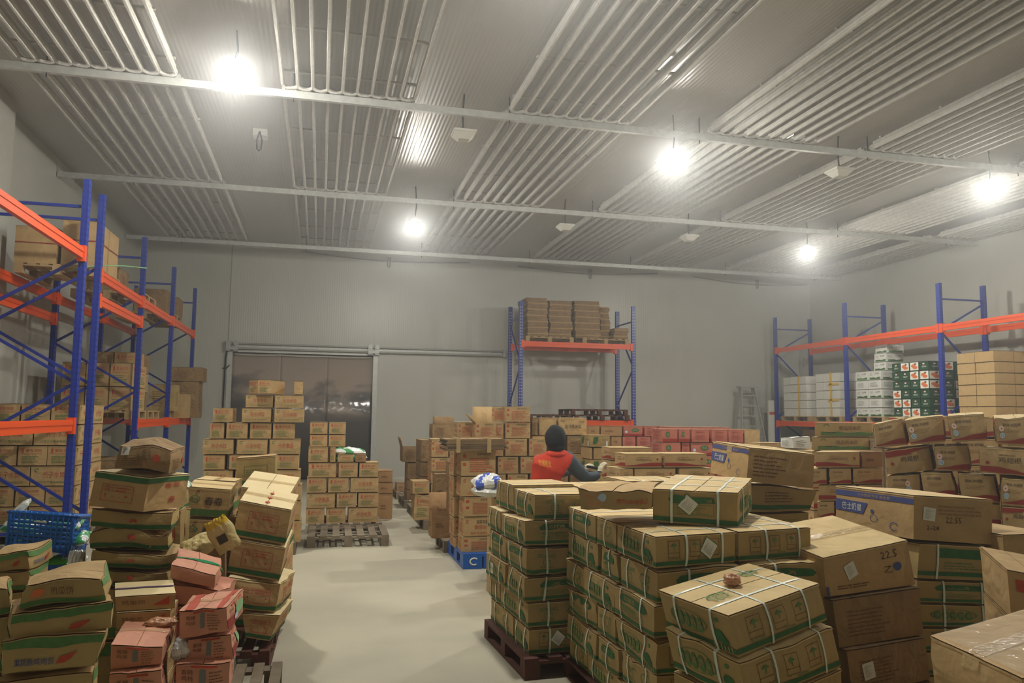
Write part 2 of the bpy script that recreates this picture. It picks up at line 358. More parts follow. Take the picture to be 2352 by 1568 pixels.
for i, (x, y, z, nm) in enumerate(OFF[:4]):
    if first is None:
        t = thing('square_fixture', (x, y, z), 'unlit square white light fixture hanging '+nm, 'light fixture', 'unlit square fixtures')
        mb = MB(); mb.hexa([(x-.07, y-.07, z-.06), (x+.07, y-.07, z-.06), (x+.07, y+.07, z-.06), (x-.07, y+.07, z-.06), (x-.14, y-.14, z+.02), (x+.14, y-.14, z+.02), (x+.14, y+.14, z+.02), (x-.14, y+.14, z+.02)], 'white_enamel'); mb.box(x-.15, x+.15, y-.15, y+.15, z+.02, z+.05, 'white_enamel'); mb.build('body', t)
        mb = MB(); mb.tube([(x, y, z+.05), (x-.02, y, z+.3), (x, y, CEIL)], .012, 'black_rubber', 6); mb.build('cord', t); first = t; f0 = (x, y, z)
    else: dup(first, (x-f0[0], y-f0[1], z-f0[2]), 'unlit square white light fixture hanging '+nm)
t = thing('junction_box', (-1.0, 11.9, 5.6), 'small pale ceiling junction box with a black cable loop', 'junction box')
mb = MB(); mb.box(-1.1, -.9, 11.8, 12.0, CEIL-.1, CEIL, 'white_enamel'); mb.build('box', t)
mb = MB(); mb.tube([(-1.0, 11.78, CEIL-.05), (-1.04, 11.76, CEIL-.2), (-1.03, 11.76, CEIL-.32), (-1.0, 11.76, CEIL-.36), (-.97, 11.76, CEIL-.32), (-.96, 11.76, CEIL-.2), (-1.0, 11.78, CEIL-.05)], .012, 'black_rubber', 6); mb.build('cable_loop', t, smooth=True)
# haze of the cold room
if FOG > 0:
    m = bpy.data.materials.new('cold_haze'); m.use_nodes = True; nt = m.node_tree; nt.nodes.clear()
    out = nt.nodes.new('ShaderNodeOutputMaterial'); vs = nt.nodes.new('ShaderNodeVolumeScatter'); vs.inputs['Density'].default_value = FOG; vs.inputs['Anisotropy'].default_value = .82; vs.inputs['Color'].default_value = (.93, .96, 1, 1)
    nt.links.new(vs.outputs[0], out.inputs['Volume']); MATS['haze'] = m
    mb = MB(); mb.box(WL+.05, WR-.05, WF+.05, WB-.06, .05, CEIL-.03, 'haze'); o = mb.build('cold_haze'); tag(o, 'thin cold haze filling the whole room', 'haze'); o['kind'] = 'stuff'
# ================================================================ pallet racks
def post(t, x, y, h, holes, face=1):
    mb = MB(); mb.box(x-.035, x+.035, y-.05, y+.05, 0, h, 'rack_blue')
    mb.box(x-.06, x+.06, y-.07, y+.07, 0, .012, 'rack_blue')
    z = .2
    while z < h-.03:
        for q in (-.022, .022):
            mb.box(x+q-.007, x+q+.007, y-.0515, y-.05, z, z+.03, holes)
            sx = x+face*.036; mb.box(min(sx, sx-.001*face), max(sx, sx-.001*face), y+q-.007, y+q+.007, z, z+.03, holes)
        z += .075
    mb.build('upright_post', t)
def frame(t, xf, xr, y, h, holes='hole_dark', flip=False):
    face = 1 if xf > xr else -1
    post(t, xf, y, h, holes, face); post(t, xr, y, h, holes, face)
    zs = [.25, 1.05, 2.0, 3.1, 4.15] if h > 4 else [.25, 1.2, 2.2, 3.2]
    mb = MB(); mb.bar((xf, y, h-.33), (xr, y, h-.33), .03, .035, 'rack_blue'); mb.build('brace', t)
    mb = MB(); mb.bar((xf, y, .25), (xr, y, .25), .03, .035, 'rack_blue'); mb.build('brace', t)
    lv = [.4, 1.2, 1.98, 2.7, 3.48] if not flip else [.3, .9, 1.65, 2.45, 3.5, 4.1]; s = True
    for a, b_ in zip(lv, lv[1:]):
        p, q = ((xf, xr) if s else (xr, xf)); s = not s
        mb = MB(); mb.bar((p, y+.02, a), (q, y+.02, b_), .03, .035, 'rack_blue'); mb.build('brace', t)
def beam(t, a, b_, z):      # a,b_: (x,y) ends; top at z
    mb = MB(); A = Vector((a[0], a[1], z-.065)); B = Vector((b_[0], b_[1], z-.065))
    mb.bar(A, B, .05, .13, 'rack_orange'); d = (B-A).normalized()
    s = d.cross(Vector((0, 0, 1)))*.028
    for q in (-1, 1): mb.bar(A+s*q+Vector((0, 0, .03)), B+s*q+Vector((0, 0, .03)), .012, .045, 'rack_orange')
    for e, sg in ((A, 1), (B, -1)): mb.bar(e+d*sg*-.0+Vector((0, 0, -.1)), e+Vector((0, 0, .09)), .085, .085, 'rack_orange', up=d)
    mb.build('beam', t)
LX, LR = -2.8, -4.02
t = thing('pallet_rack', (LX, 8.9, 0), 'blue and orange pallet rack at left, the bay cut by the photo edge', 'rack')
frame(t, LX, LR, 10.08, 4.42); frame(t, LX, LR, 7.1, 4.42)
for z in (3.58, 1.55):
    beam(t, (LX, 7.15), (LX, 10.03), z)
for z in (3.45, 2.98): beam(t, (LR, 7.15), (LR, 10.03), z)
t = thing('pallet_rack', (LX, 14.5, 0), 'long blue and orange pallet rack running back along the left wall', 'rack')
LY = (10.75, 13.25, 15.85, 18.45)
for y in LY: frame(t, LX, LR, y, 4.42)
for a, b_ in zip(LY, LY[1:]):
    zz = [3.45] + ([3.13] if a < 11 else [1.53])
    for z in zz:
        beam(t, (LX, a+.05), (LX, b_-.05), z); beam(t, (LR, a+.05), (LR, b_-.05), z)
RX, RR = 12.5, 13.62
t = thing('pallet_rack', (RX, 15, 0), 'blue and orange pallet rack along the right wall, holding white and green cartons', 'rack')
RY = (10.4, 13.46, 16.48, 19.5)
for y in RY: frame(t, RX, RR, y, 4.5, flip=True)
for a, b_ in zip(RY, RY[1:]):
    for z in (3.62, 1.57):
        beam(t, (RX, a+.05), (RX, b_-.05), z); beam(t, (RR, a+.05), (RR, b_-.05), z)
t = thing('pallet_rack', (6.3, 19.1, 0), 'freestanding rack by the back wall with flattened cardboard on top', 'rack')
for x in (4.8, 7.8):
    for y in (18.6, 19.72):
        mb = MB(); mb.box(x-.05, x+.05, y-.035, y+.035, 0, 4.5, 'rack_blue'); mb.box(x-.07, x+.07, y-.06, y+.06, 0, .012, 'rack_blue'); z = .2
        while z < 4.4:
            for q in (-.022, .022): mb.box(x+q-.009, x+q+.009, y-.0365, y-.035, z, z+.035, 'hole_pale')
            z += .075
        mb.build('upright_post', t)
    for (z0, z1) in ((4.1, 4.1), (.25, .95), (.95, 1.95), (1.95, 2.9), (2.9, 4.05)):
        s = z0 in (.95, 2.9); mb = MB(); mb.bar((x, 18.6 if s else 19.72, z0), (x, 19.72 if s else 18.6, z1), .03, .035, 'rack_blue'); mb.build('brace', t)
for z in (3.5, 1.55):
    for y in (18.6, 19.72): beam(t, (4.85, y), (7.75, y), z)
# ================================================================ pallets
def pallet(x0, y0, z0, w, d, wood, label, yaw=0, group='wooden pallets', h=.14, nb=3, slats=7, cat='pallet', name='pallet'):
    c, s = math.cos(yaw), math.sin(yaw)
    def T(x, y, z): return (x0+c*x-s*y, y0+s*x+c*y, z0+z)
    def bx(mb, a, b, e, f, g, k, m): mb.hexa([T(a, e, g), T(b, e, g), T(b, f, g), T(a, f, g), T(a, e, k), T(b, e, k), T(b, f, k), T(a, f, k)], m)
    t = thing(name, (x0, y0, z0), label, cat, group)
    mb = MB(); sw = w/slats*.62
    for i in range(slats):
        a = (w-sw)*i/(slats-1); bx(mb, a, a+sw, 0, d, h-.02, h, wood)
    for i in range(nb):
        e = (d-.1)*i/(nb-1); bx(mb, 0, w, e, e+.1, h-.04, h-.02, wood)
    mb.build('top_deck', t)
    for i in range(3):
        for j in range(nb):
            a = (w-.1)*i/2; e = (d-.1)*j/(nb-1); mb = MB(); bx(mb, a, a+.1, e, e+.1, .02, h-.04, wood); mb.build('block', t)
    for i in range(3):
        mb = MB(); a = (w-.1)*i/2; bx(mb, a, a+.1, 0, d, 0, .02, wood); mb.build('bottom_board', t)
    return t
# ================================================================ cartons
TXT = {}
def text2d(s):          # glyph outlines of a line of print, normalised to a unit box
    if s in TXT: return TXT[s]
    c = bpy.data.curves.new('t', 'FONT'); c.body = s; c.resolution_u = 1
    o = bpy.data.objects.new('t', c); COL.objects.link(o)
    m = bpy.data.meshes.new_from_object(o.evaluated_get(bpy.context.evaluated_depsgraph_get()))
    v = np.array([(p.co.x, p.co.y) for p in m.vertices]); f = [tuple(p.vertices) for p in m.polygons]
    bpy.data.objects.remove(o); bpy.data.curves.remove(c); bpy.data.meshes.remove(m)
    lo = v.min(0); hi = v.max(0); v = (v-lo)/(hi-lo)
    TXT[s] = (v, f); return TXT[s]
FACE = {'F': lambda u, v: (u, 0*u, v), 'B': lambda u, v: (1-u, 0*u+1, v), 'R': lambda u, v: (0*u+1, u, v), 'L': lambda u, v: (0*u, 1-u, v), 'T': lambda u, v: (u, v, 0*u+1), 'D': lambda u, v: (u, 1-v, 0*u)}
class Carton:
    def __init__(s, c, bulge=.008, crush=.0, seed=0):
        # c: 8 corners, 000 100 110 010 (bottom) 001 101 111 011 (top)
        s.c = np.array([tuple(p) for p in c]); s.org = s.c[:4].mean(0); s.c = s.c-s.org
        c0 = s.c.copy(); q0 = lambda a, b_: c0[a]-c0[b_]      # leave the small gaps real stacked cartons have
        for (a, b_) in ((0, 1), (3, 2), (4, 5), (7, 6), (0, 3), (1, 2), (4, 7), (5, 6)):
            d_ = q0(b_, a); l_ = np.linalg.norm(d_); g_ = min(.05, (.004+bulge*.35)/l_); s.c[a] += d_*g_; s.c[b_] -= d_*g_
        for a in range(4): d_ = q0(a+4, a); s.c[a+4] -= d_*min(.08, (.008+bulge*.4)/np.linalg.norm(d_)); s.c[a] += d_*min(.02, .001/np.linalg.norm(d_))
        s.b = bulge; s.cr = crush; rg = np.random.RandomState(seed+11)
        s.k = rg.randn(5, 3)*np.array([[9], [13], [18], [24], [34]])*.6; s.ph = rg.rand(5)*6.28
        s.a = rg.randn(5, 3); s.a /= np.linalg.norm(s.a, axis=1)[:, None]; s.amp = np.array([1, .8, .6, .4, .25])*crush*.016
        c = s.c; s.ex = (c[1]+c[2]+c[5]+c[6]-c[0]-c[3]-c[4]-c[7])/4; s.ey = (c[3]+c[2]+c[7]+c[6]-c[0]-c[1]-c[4]-c[5])/4; s.ez = (c[4:].sum(0)-c[:4].sum(0))/4
        s.W, s.D, s.H = [float(np.linalg.norm(q)) for q in (s.ex, s.ey, s.ez)]
        nx = np.cross(s.ey, s.ez); ny = np.cross(s.ez, s.ex); nz = np.cross(s.ex, s.ey)
        s.nx, s.ny, s.nz = [q/np.linalg.norm(q) for q in (nx, ny, nz)]
        s.N = {'F': -s.ny, 'B': s.ny, 'R': s.nx, 'L': -s.nx, 'T': s.nz, 'D': -s.nz}
        s.V = []; s.Fc = []; s.Mi = []; s.names = []; s.nv = 0
    def warp(s, u, v, w):
        u, v, w = [np.asarray(q, float) for q in (u, v, w)]
        U, V_, W_ = u[:, None], v[:, None], w[:, None]
        p = 0
        for i, (a, b_, c_) in enumerate(((0, 0, 0), (1, 0, 0), (1, 1, 0), (0, 1, 0), (0, 0, 1), (1, 0, 1), (1, 1, 1), (0, 1, 1))):
            p = p + s.c[i]*(U if a else 1-U)*(V_ if b_ else 1-V_)*(W_ if c_ else 1-W_)
        q = lambda t: 4*np.clip(t*(1-t), 0, 1)
        p = p + s.nx*((U-.5)*2*s.b*q(V_)*q(W_)) + s.ny*((V_-.5)*2*s.b*q(U)*q(W_)) + s.nz*(np.clip(W_-.3, 0, 1)*s.b*.6*q(U)*q(V_))
        if s.cr:
            d = 0
            for k in range(5):
                ph = p@s.k[k]+s.ph[k]; wv = np.sin(ph); wv = np.where(k > 1, np.abs(wv)*2-1, wv)
                d = d+(wv*s.amp[k])[:, None]*s.a[k]
            k_ = 1 if s.cr > .45 else .25; e_ = np.clip(np.minimum(W_, 1-W_)*8, k_, 1)
            zz_ = (d@s.nz)[:, None]*s.nz; p = p+(d-zz_)*(.4+.6*W_)*(1 if s.cr > .45 else .6)+zz_*e_*np.where(W_ < .5, .5 if s.cr > .45 else .25, 1)
        return p
    def add(s, pts, faces, m):
        if m not in s.names: s.names.append(m)
        k = s.names.index(m); s.V.append(pts); n = s.nv; s.nv += len(pts)
        s.Fc += [tuple(i+n for i in f) for f in faces]; s.Mi += [k]*len(faces)
    def grid(s, face, u0, v0, u1, v1, m, nu=2, nv=2, off=0.0, lift=None):
        uu, vv = np.meshgrid(np.linspace(u0, u1, nu+1), np.linspace(v0, v1, nv+1)); uu = uu.ravel(); vv = vv.ravel()
        if lift is not None: vv = lift(uu, vv)
        p = s.warp(*FACE[face](uu, vv))+s.N[face]*off
        s.add(p, [(j*(nu+1)+i, j*(nu+1)+i+1, (j+1)*(nu+1)+i+1, (j+1)*(nu+1)+i) for j in range(nv) for i in range(nu)], m)
    def body(s, m, mtop=None, res=None, seam=True, opened=False):
        r = res or (.07 if s.cr < .5 else .035)
        nW, nD, nH = [max(2, min(14, int(q/r))) for q in (s.W, s.D, s.H)]
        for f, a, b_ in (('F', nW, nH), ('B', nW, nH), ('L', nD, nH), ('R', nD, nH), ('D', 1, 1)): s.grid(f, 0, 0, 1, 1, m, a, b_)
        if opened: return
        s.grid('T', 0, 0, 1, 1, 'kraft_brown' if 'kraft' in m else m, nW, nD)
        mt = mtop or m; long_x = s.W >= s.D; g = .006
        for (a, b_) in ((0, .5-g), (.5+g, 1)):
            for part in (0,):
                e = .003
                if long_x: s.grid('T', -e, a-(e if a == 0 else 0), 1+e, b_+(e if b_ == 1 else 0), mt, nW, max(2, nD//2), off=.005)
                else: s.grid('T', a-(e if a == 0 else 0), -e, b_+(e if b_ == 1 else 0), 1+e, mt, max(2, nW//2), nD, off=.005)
        # lip under the flaps
        s.grid('F', -.003, .975, 1.003, 1.0, mt, nW, 1, off=.004); s.grid('R', -.003, .975, 1.003, 1.0, mt, nD, 1, off=.004); s.grid('L', -.003, .975, 1.003, 1, mt, nD, 1, off=.004)
    def sz(s, f): return (s.W if f in 'FBTD' else s.D, s.D if f in 'TD' else s.H)
    def text(s, face, t, u0, v0, u1, v1, m, off=.0032):
        v, f = text2d(t); uu = u0+(u1-u0)*v[:, 0]; vv = v0+(v1-v0)*v[:, 1]
        s.add(s.warp(*FACE[face](uu, vv))+s.N[face]*off, f, m)
    def poly(s, face, pts, m, off=.0034):
        a = np.array(pts, float); c = a.mean(0); a = np.vstack([a, c]); n = len(pts)
        s.add(s.warp(*FACE[face](a[:, 0], a[:, 1]))+s.N[face]*off, [(i, (i+1) % n, n) for i in range(n)], m)
    def oval(s, face, cu, cv, ru, rv, m, off=.0034, n=18): s.poly(face, [(cu+ru*math.cos(6.2832*i/n), cv+rv*math.sin(6.2832*i/n)) for i in range(n)], m, off)
    def ring(s, face, cu, cv, ru, rv, m, t=.25, a0=0, a1=6.2832, off=.0034, n=18):
        a = np.linspace(a0, a1, n+1); o = np.stack([cu+ru*np.cos(a), cv+rv*np.sin(a)], 1); i_ = np.stack([cu+ru*(1-t)*np.cos(a), cv+rv*(1-t)*np.sin(a)], 1)
        p = np.vstack([o, i_]); s.add(s.warp(*FACE[face](p[:, 0], p[:, 1]))+s.N[face]*off, [(i, i+1, n+2+i, n+1+i) for i in range(n)], m)
    def rect(s, face, u0, v0, u1, v1, m, off=.003): s.grid(face, u0, v0, u1, v1, m, max(1, int(abs(u1-u0)*10)), max(1, int(abs(v1-v0)*5)), off)
    def frame(s, face, u0, v0, u1, v1, m, t=.004):
        W, H = s.sz(face); a = t/W; b_ = t/H
        s.rect(face, u0, v0, u1, v0+b_, m); s.rect(face, u0, v1-b_, u1, v1, m); s.rect(face, u0, v0, u0+a, v1, m); s.rect(face, u1-a, v0, u1, v1, m)
    def lines(s, face, u0, v0, u1, v1, n, m, seed=1, fill=.5):
        rg = random.Random(seed)
        for i in range(n):
            a = v0+(v1-v0)*i/n; h = (v1-v0)/n*fill; u = u0
            end = u1-(u1-u0)*rg.random()*.35
            while u < end:
                w_ = rg.uniform(.03, .12)*(u1-u0)*2; e = min(u+w_, end); s.rect(face, u, a, e, a+h, m); u = e+.012
    def wave(s, face, m, lo=.06, hi=.3, flip=False, up=False):
        n = 12; u = np.linspace(0, 1, n+1); k = 1-u if flip else u
        top = lo+(hi-lo)*(.15+.85/(1+np.exp(-(k-.45)*9)))+.02*np.sin(k*5); bot = 0*u+lo
        if up: top, bot = 1-bot, 1-top
        uu = np.concatenate([u, u]); vv = np.concatenate([bot, top])
        s.add(s.warp(*FACE[face](uu, vv))+s.N[face]*.003, [(i, i+1, n+2+i, n+1+i) for i in range(n)], m)
    def finish(s, name, parent=None):
        V = np.vstack(s.V); me = bpy.data.meshes.new(name); me.from_pydata(V.tolist(), [], s.Fc)
        for n in s.names: me.materials.append(MATS[n])
        me.polygons.foreach_set('material_index', s.Mi); me.polygons.foreach_set('use_smooth', [True]*len(s.Fc)); me.update()
        o = bpy.data.objects.new(name, me); COL.objects.link(o); s.V = []; s.Fc = []; s.Mi = []; s.names = []; s.nv = 0
        if parent is None: o.location = s.org.tolist(); ORG[o.name] = tuple(s.org)
        else: o.parent = parent; ORG[o.name] = ORG[parent.name]
        return o
    def strap(s, axis, t, parent, m='strap_white', name='strap', wd=.013):
        n = 9; path = []
        L = s.W if axis == 'y' else s.D
        seq = [('F', 0, 1), ('T', 0, 1), ('B', 1, 0)] if axis == 'x' else [('L', 0, 1), ('T', 0, 1), ('R', 1, 0)]
        base = s.W if axis == 'x' else s.D; h = wd/2/base; P0 = []; P1 = []
        for (f, a, b_) in seq:
            for k in np.linspace(a, b_, n+1):
                for q, L_ in ((-h, P0), (h, P1)):
                    if axis == 'x': uv = {'F': (t+q, k), 'T': (t+q, k), 'B': (1-t-q, k)}[f]
                    else: uv = {'L': (1-t-q, k), 'T': (k, t+q), 'R': (t+q, k)}[f]
                    u_, v_ = np.array([uv[0]]), np.array([uv[1]])
                    o_ = .0075 if f == 'T' else .006
                    p = s.warp(*FACE[f](u_, v_))[0]+s.N[f]*o_
                    if f == 'T' and (k < .02 or k > .98): p = p-s.nz*.002
                    L_.append(p)
        N = len(P0); s.add(np.array(P0+P1), [(i, i+1, N+i+1, N+i) for i in range(N-1)], m)
        return s.finish(name, parent)
    def sticker(s, face, cu, cv, size, ang, parent, m='sticker_white', rim=None, name='label_sticker'):
        W, H = s.sz(face)
        def q(sz, m_, off):
            pts = []
            for k in range(4):
                a = ang+math.pi/4+k*math.pi/2; pts.append((cu+sz*math.cos(a)/W, cv+sz*math.sin(a)/H))
            s.poly(face, pts, m_, off)
        if rim: q(size*1.1, rim, .0045)
        q(size, m, .005)
        ca, sa = math.cos(ang), math.sin(ang)
        for i in range(9):
            y = (-.5+.12*i)*size; x0 = -.5*size; x1 = (-.1+.12*((i*7) % 5))*size; h = .03*size
            s.poly(face, [(cu+(x*ca-yy*sa)/W, cv+(x*sa+yy*ca)/H) for x, yy in ((x0, y), (x1, y), (x1, y+h), (x0, y+h))], 'ink_grey', .0056)
        return s.finish(name, parent)
    def tape(s, parent, m='tape_clear', wd=.05, across=False, face_drop=.25, at=.5):
        lx = (s.W >= s.D) != across; n = 8
        if lx:
            h = wd/2/s.D; s.grid('T', -.004, at-h, 1.004, at+h, m, 12, 2, off=.008); s.grid('L', 1-at-h, 1-face_drop, 1-at+h, 1, m, 2, 3, off=.006); s.grid('R', at-h, 1-face_drop, at+h, 1, m, 2, 3, off=.006)
        else:
            h = wd/2/s.W; s.grid('T', at-h, -.004, at+h, 1.004, m, 2, 12, off=.008); s.grid('F', at-h, 1-face_drop, at+h, 1, m, 2, 3, off=.006); s.grid('B', 1-at-h, 1-face_drop, 1-at+h, 1, m, 2, 3, off=.006)
        return s.finish('packing_tape', parent)
# ---------------------------------------------------------------- prints
def pr_dump(c, f, v=0):
    if c.sz(f)[0]/c.sz(f)[1] > 1.9:
        c.ring(f, .13, .8, .055, .1, 'ink_green', .35, .3, 5.2); c.text(f, '元子水饺' if v % 3 else '元子食品', .28, .42, .78, .74, 'ink_red'); c.text(f, '山东元子食品有限公司', .16, .13, .86, .25, 'ink_green')
    else:
        c.rect(f, .12, .66, .2, .88, 'ink_red'); c.text(f, '速冻水饺', .26, .7, .82, .86, 'ink_red'); c.lines(f, .14, .14, .8, .52, 5, 'ink_green', v+3, .35)
        c.rect(f, .14, .6, .84, .615, 'ink_red')
def pr_xn(c, f, v=0):
    if c.sz(f)[0]/c.sz(f)[1] > 1.7 and v % 2 == 0:
        c.ring(f, .11, .8, .05, .1, 'ink_red', .2, .5, 5.6); c.text(f, '0', .09, .74, .13, .87, 'ink_red')
        c.text(f, '韭菜鸡蛋', .36, .68, .68, .88, 'ink_black'); c.text(f, '香念水饺', .30, .38, .76, .6, 'ink_red'); c.text(f, '临沂市金锣食品', .2, .1, .8, .22, 'ink_red')
    else:
        c.text(f, '韭菜鸡蛋水饺', .46, .82, .86, .93, 'ink_black'); c.lines(f, .24, .16, .92, .76, 8, 'ink_red', v+1, .32); c.rect(f, .05, .72, .14, .86, 'ink_red'); c.rect(f, .05, .4, .14, .52, 'ink_red'); c.frame(f, .84, .14, .94, .32, 'ink_red', .002)
def pr_strap(c, f, v=0):
    c.rect(f, 0, .06, 1, .19, 'ink_dkgreen')
    k = v % 4
    if k == 0:      # green bar and paragraph
        c.poly(f, [(.22, .6), (.2, .72), (.26, .86), (.5, .88), (.8, .84), (.86, .7), (.8, .6)], 'ink_dkgreen'); c.text(f, '双椒鸡', .34, .66, .6, .82, 'kraft'); c.lines(f, .24, .26, .8, .54, 5, 'ink_green', v, .3)
    elif k == 1:    # row of characters in an oval frame, cactus at right
        n = 5
        for i in range(n): c.oval(f, .22+.09*i, .55-.01*i, .04, .2, 'ink_green', n=10); c.text(f, '冷冻鸡肉丝'[i], .195+.09*i, .46, .245+.09*i, .64, 'kraft', .0042)
        c.ring(f, .41, .55, .27, .27, 'ink_green', .06); c.oval(f, .82, .42, .07, .16, 'ink_dkgreen', n=9); c.oval(f, .88, .3, .05, .1, 'ink_dkgreen', n=9); c.oval(f, .82, .8, .03, .06, 'ink_green', n=7)
        for i in range(6): c.rect(f, .72+.045*i, .07, .735+.045*i, .2, 'kraft', .0042)
    elif k == 2:    # icons in frames
        for i, u in enumerate((.14, .4, .64)):
            c.frame(f, u, .3, u+.14, .86, 'ink_brown', .003); c.rect(f, u, .46, u+.14, .475, 'ink_brown'); c.poly(f, [(u+.03, .68), (u+.07, .78), (u+.11, .68)], 'ink_green'); c.rect(f, u+.066, .54, u+.074, .7, 'ink_green')
        c.text(f, '生产日期', .14, .22, .3, .29, 'ink_green'); c.text(f, '保质期', .5, .22, .62, .29, 'ink_green')
    else:           # small emblem and outline of a mouse
        c.text(f, '双椒鸡', .16, .64, .44, .8, 'ink_green'); c.frame(f, .24, .36, .36, .58, 'ink_green', .003); c.lines(f, .2, .26, .42, .32, 1, 'ink_green', v, .5)
        c.ring(f, .66, .6, .07, .18, 'ink_green', .18, .9, 5.6); c.ring(f, .77, .66, .05, .14, 'ink_green', .25); c.ring(f, .72, .36, .09, .13, 'ink_green', .18)
def pr_wave(c, f, v=0):
    if v % 3 == 2:
        c.wave(f, 'ink_crimson', .04, .3, flip=True, up=(v % 2 == 0)); c.text(f, '鸡翅根', .3, .45, .72, .68, 'ink_black'); c.lines(f, .32, .74, .7, .8, 1, 'ink_brown', v); c.oval(f, .12, .42, .035, .07, 'ink_crimson')
    else:
        c.wave(f, 'ink_crimson', .07, .3); c.text(f, '原味·鸡翅根', .14, .72, .6, .84, 'ink_black'); c.lines(f, .14, .46, .72, .64, 3, 'ink_brown', v, .2)
def pr_long(c, f, v=0):
    c.wave(f, 'ink_crimson', .1, .38, flip=v % 2 == 0); c.text(f, '冷冻调理食品有限公司', .28, .5, .72, .66, 'ink_brown'); c.oval(f, .88, .62, .025, .08, 'ink_crimson'); c.lines(f, .3, .74, .7, .79, 1, 'ink_brown', v)
def pr_pinkg(c, f, v=0):
    if v % 3 == 0:
        c.rect(f, 0, 0, 1, .22, 'ink_crimson'); c.oval(f, .62, .6, .2, .2, 'ink_dkgreen'); c.text(f, '丸子', .5, .52, .74, .68, 'kraft_pink', .0044); c.oval(f, .14, .42, .07, .12, 'sticker_blue')
    elif v % 3 == 1:
        c.text(f, '精制鱼丸', .24, .7, .76, .84, 'ink_crimson'); c.lines(f, .2, .2, .8, .6, 5, 'ink_crimson', v, .3)
    else:
        c.rect(f, 0, 0, 1, .25, 'ink_crimson'); c.oval(f, .35, .6, .14, .22, 'ink_dkgreen'); c.text(f, '丸', .28, .5, .42, .7, 'kraft_pink', .0044)
def pr_pink(c, f, v=0):
    c.text(f, '香辣', .12, .68, .34, .84, 'ink_brown'); c.text(f, '鸡排', .12, .48, .34, .64, 'ink_brown'); c.rect(f, .44, .3, .54, .86, 'ink_grey'); c.lines(f, .6, .3, .92, .86, 5, 'ink_brown', v, .3); c.text(f, '净含量', .62, .12, .8, .22, 'ink_brown')
    c.rect(f, .3, .9, .75, .985, 'ink_red')
def pr_table(c, f, v=0, top=False, m='ink_dkgreen'):
    if top: c.rect(f, 0, .84, 1, .97, m)
    else: c.rect(f, 0, .05, 1, .19, m)
    a, b_ = (.18, .2) if top else (.22, .26); e = b_+.52
    c.frame(f, a, b_, a+.58, e, 'ink_red', .003); c.rect(f, a, e-.2, a+.58, e-.19, 'ink_red'); c.rect(f, a, e-.1, a+.58, e-.09, 'ink_red'); c.rect(f, a+.2, e-.2, a+.206, e, 'ink_red')
    c.text(f, '品名', a+.05, e-.08, a+.14, e-.03, 'ink_red'); c.text(f, '规格', a+.05, e-.18, a+.14, e-.12, 'ink_red'); c.lines(f, a+.26, e-.18, a+.52, e-.02, 2, 'ink_red', v, .4)
    for i, u in enumerate((.08, .22, .34, .46)):
        if i == 0: c.poly(f, [(a+u-.02, b_+.22), (a+u+.02, b_+.22), (a+u+.004, b_+.14), (a+u+.004, b_+.07), (a+u-.004, b_+.07), (a+u-.004, b_+.14)], 'ink_red')
        elif i == 3: c.poly(f, [(a+u-.03, b_+.15), (a+u, b_+.22), (a+u+.03, b_+.15)], 'ink_red')
        else:
            for q in range(3): c.poly(f, [(a+u+.025*math.cos(q*1.05), b_+.15+.05*math.sin(q*1.05)), (a+u-.025*math.cos(q*1.05), b_+.15-.05*math.sin(q*1.05)), (a+u-.02*math.cos(q*1.05+.2), b_+.15-.05*math.sin(q*1.05+.2))], 'ink_red')
def pr_chun(c, f, v=0):
    c.rect(f, 0, .03, 1, .26, 'ink_green'); c.ring(f, .2, .6, .12, .13, 'ink_green', .22); c.text(f, '鲜香', .12, .54, .28, .66, 'ink_green'); c.text(f, '春卷', .42, .42, .84, .7, 'ink_black', .0036)
    c.text(f, '春卷', .425, .418, .846, .696, 'ink_black', .0038); c.rect(f, .22, .84, .29, .91, 'ink_brown')
def pr_blue(c, f, v=0):
    c.rect(f, 0, .8, 1, .93, 'ink_blue'); c.text(f, '冷冻饮品专用 净含量', .3, .83, .72, .9, 'kraft', .0042)
    c.poly(f, [(.0, .42), (.0, .7), (.44, .68), (.38, .4)], 'ink_blue'); c.text(f, '巴士奶皇', .1, .46, .36, .64, 'ink_white', .0044); c.ring(f, .52, .34, .05, .09, 'ink_blue', .14); c.oval(f, .5, .5, .02, .05, 'ink_blue'); c.ring(f, .77, .22, .05, .1, 'ink_blue', .16, .4, 5.6)
def pr_brush(c, f, v=0):
    c.poly(f, [(.1, .08), (.1, .34), (.22, .26), (.4, .36), (.6, .24), (.8, .34), (1, .24), (1, .06)], 'ink_green'); c.ring(f, .2, .74, .05, .18, 'ink_green', .3, 0, 3.2); c.text(f, '精品鸡米花', .42, .46, .8, .78, 'ink_brown')
def pr_leaf(c, f, v=0):
    c.poly(f, [(.14, .22), (.18, .84), (.42, .88), (.4, .5), (.3, .26)], 'ink_dkgreen'); c.text(f, '甘甜玉米', .58, .56, .86, .68, 'ink_brown'); c.rect(f, .8, .06, .9, .5, 'sticker_white', .0044)
def pr_chick(c, f, v=0):
    c.text(f, '劲汁鸡米花', .22, .38, .8, .62, 'ink_black'); c.text(f, '·鲜香·', .06, .78, .24, .86, 'ink_brown'); c.text(f, '净含量', .74, .74, .92, .84, 'ink_brown')
def pr_whiteg(c, f, v=0):
    c.poly(f, [(.1, .04), (.1, .26), (.45, .26), (.55, .14), (.75, .14), (.84, .3), (.95, .3), (.95, .04)], 'ink_green'); c.text(f, '玉米酥', .5, .6, .86, .8, 'ink_grey'); c.lines(f, .12, .5, .4, .84, 3, 'ink_grey', v, .3)
def pr_white(c, f, v=0):
    c.lines(f, .15, .25, .8, .8, 4, 'ink_grey', v, .3)
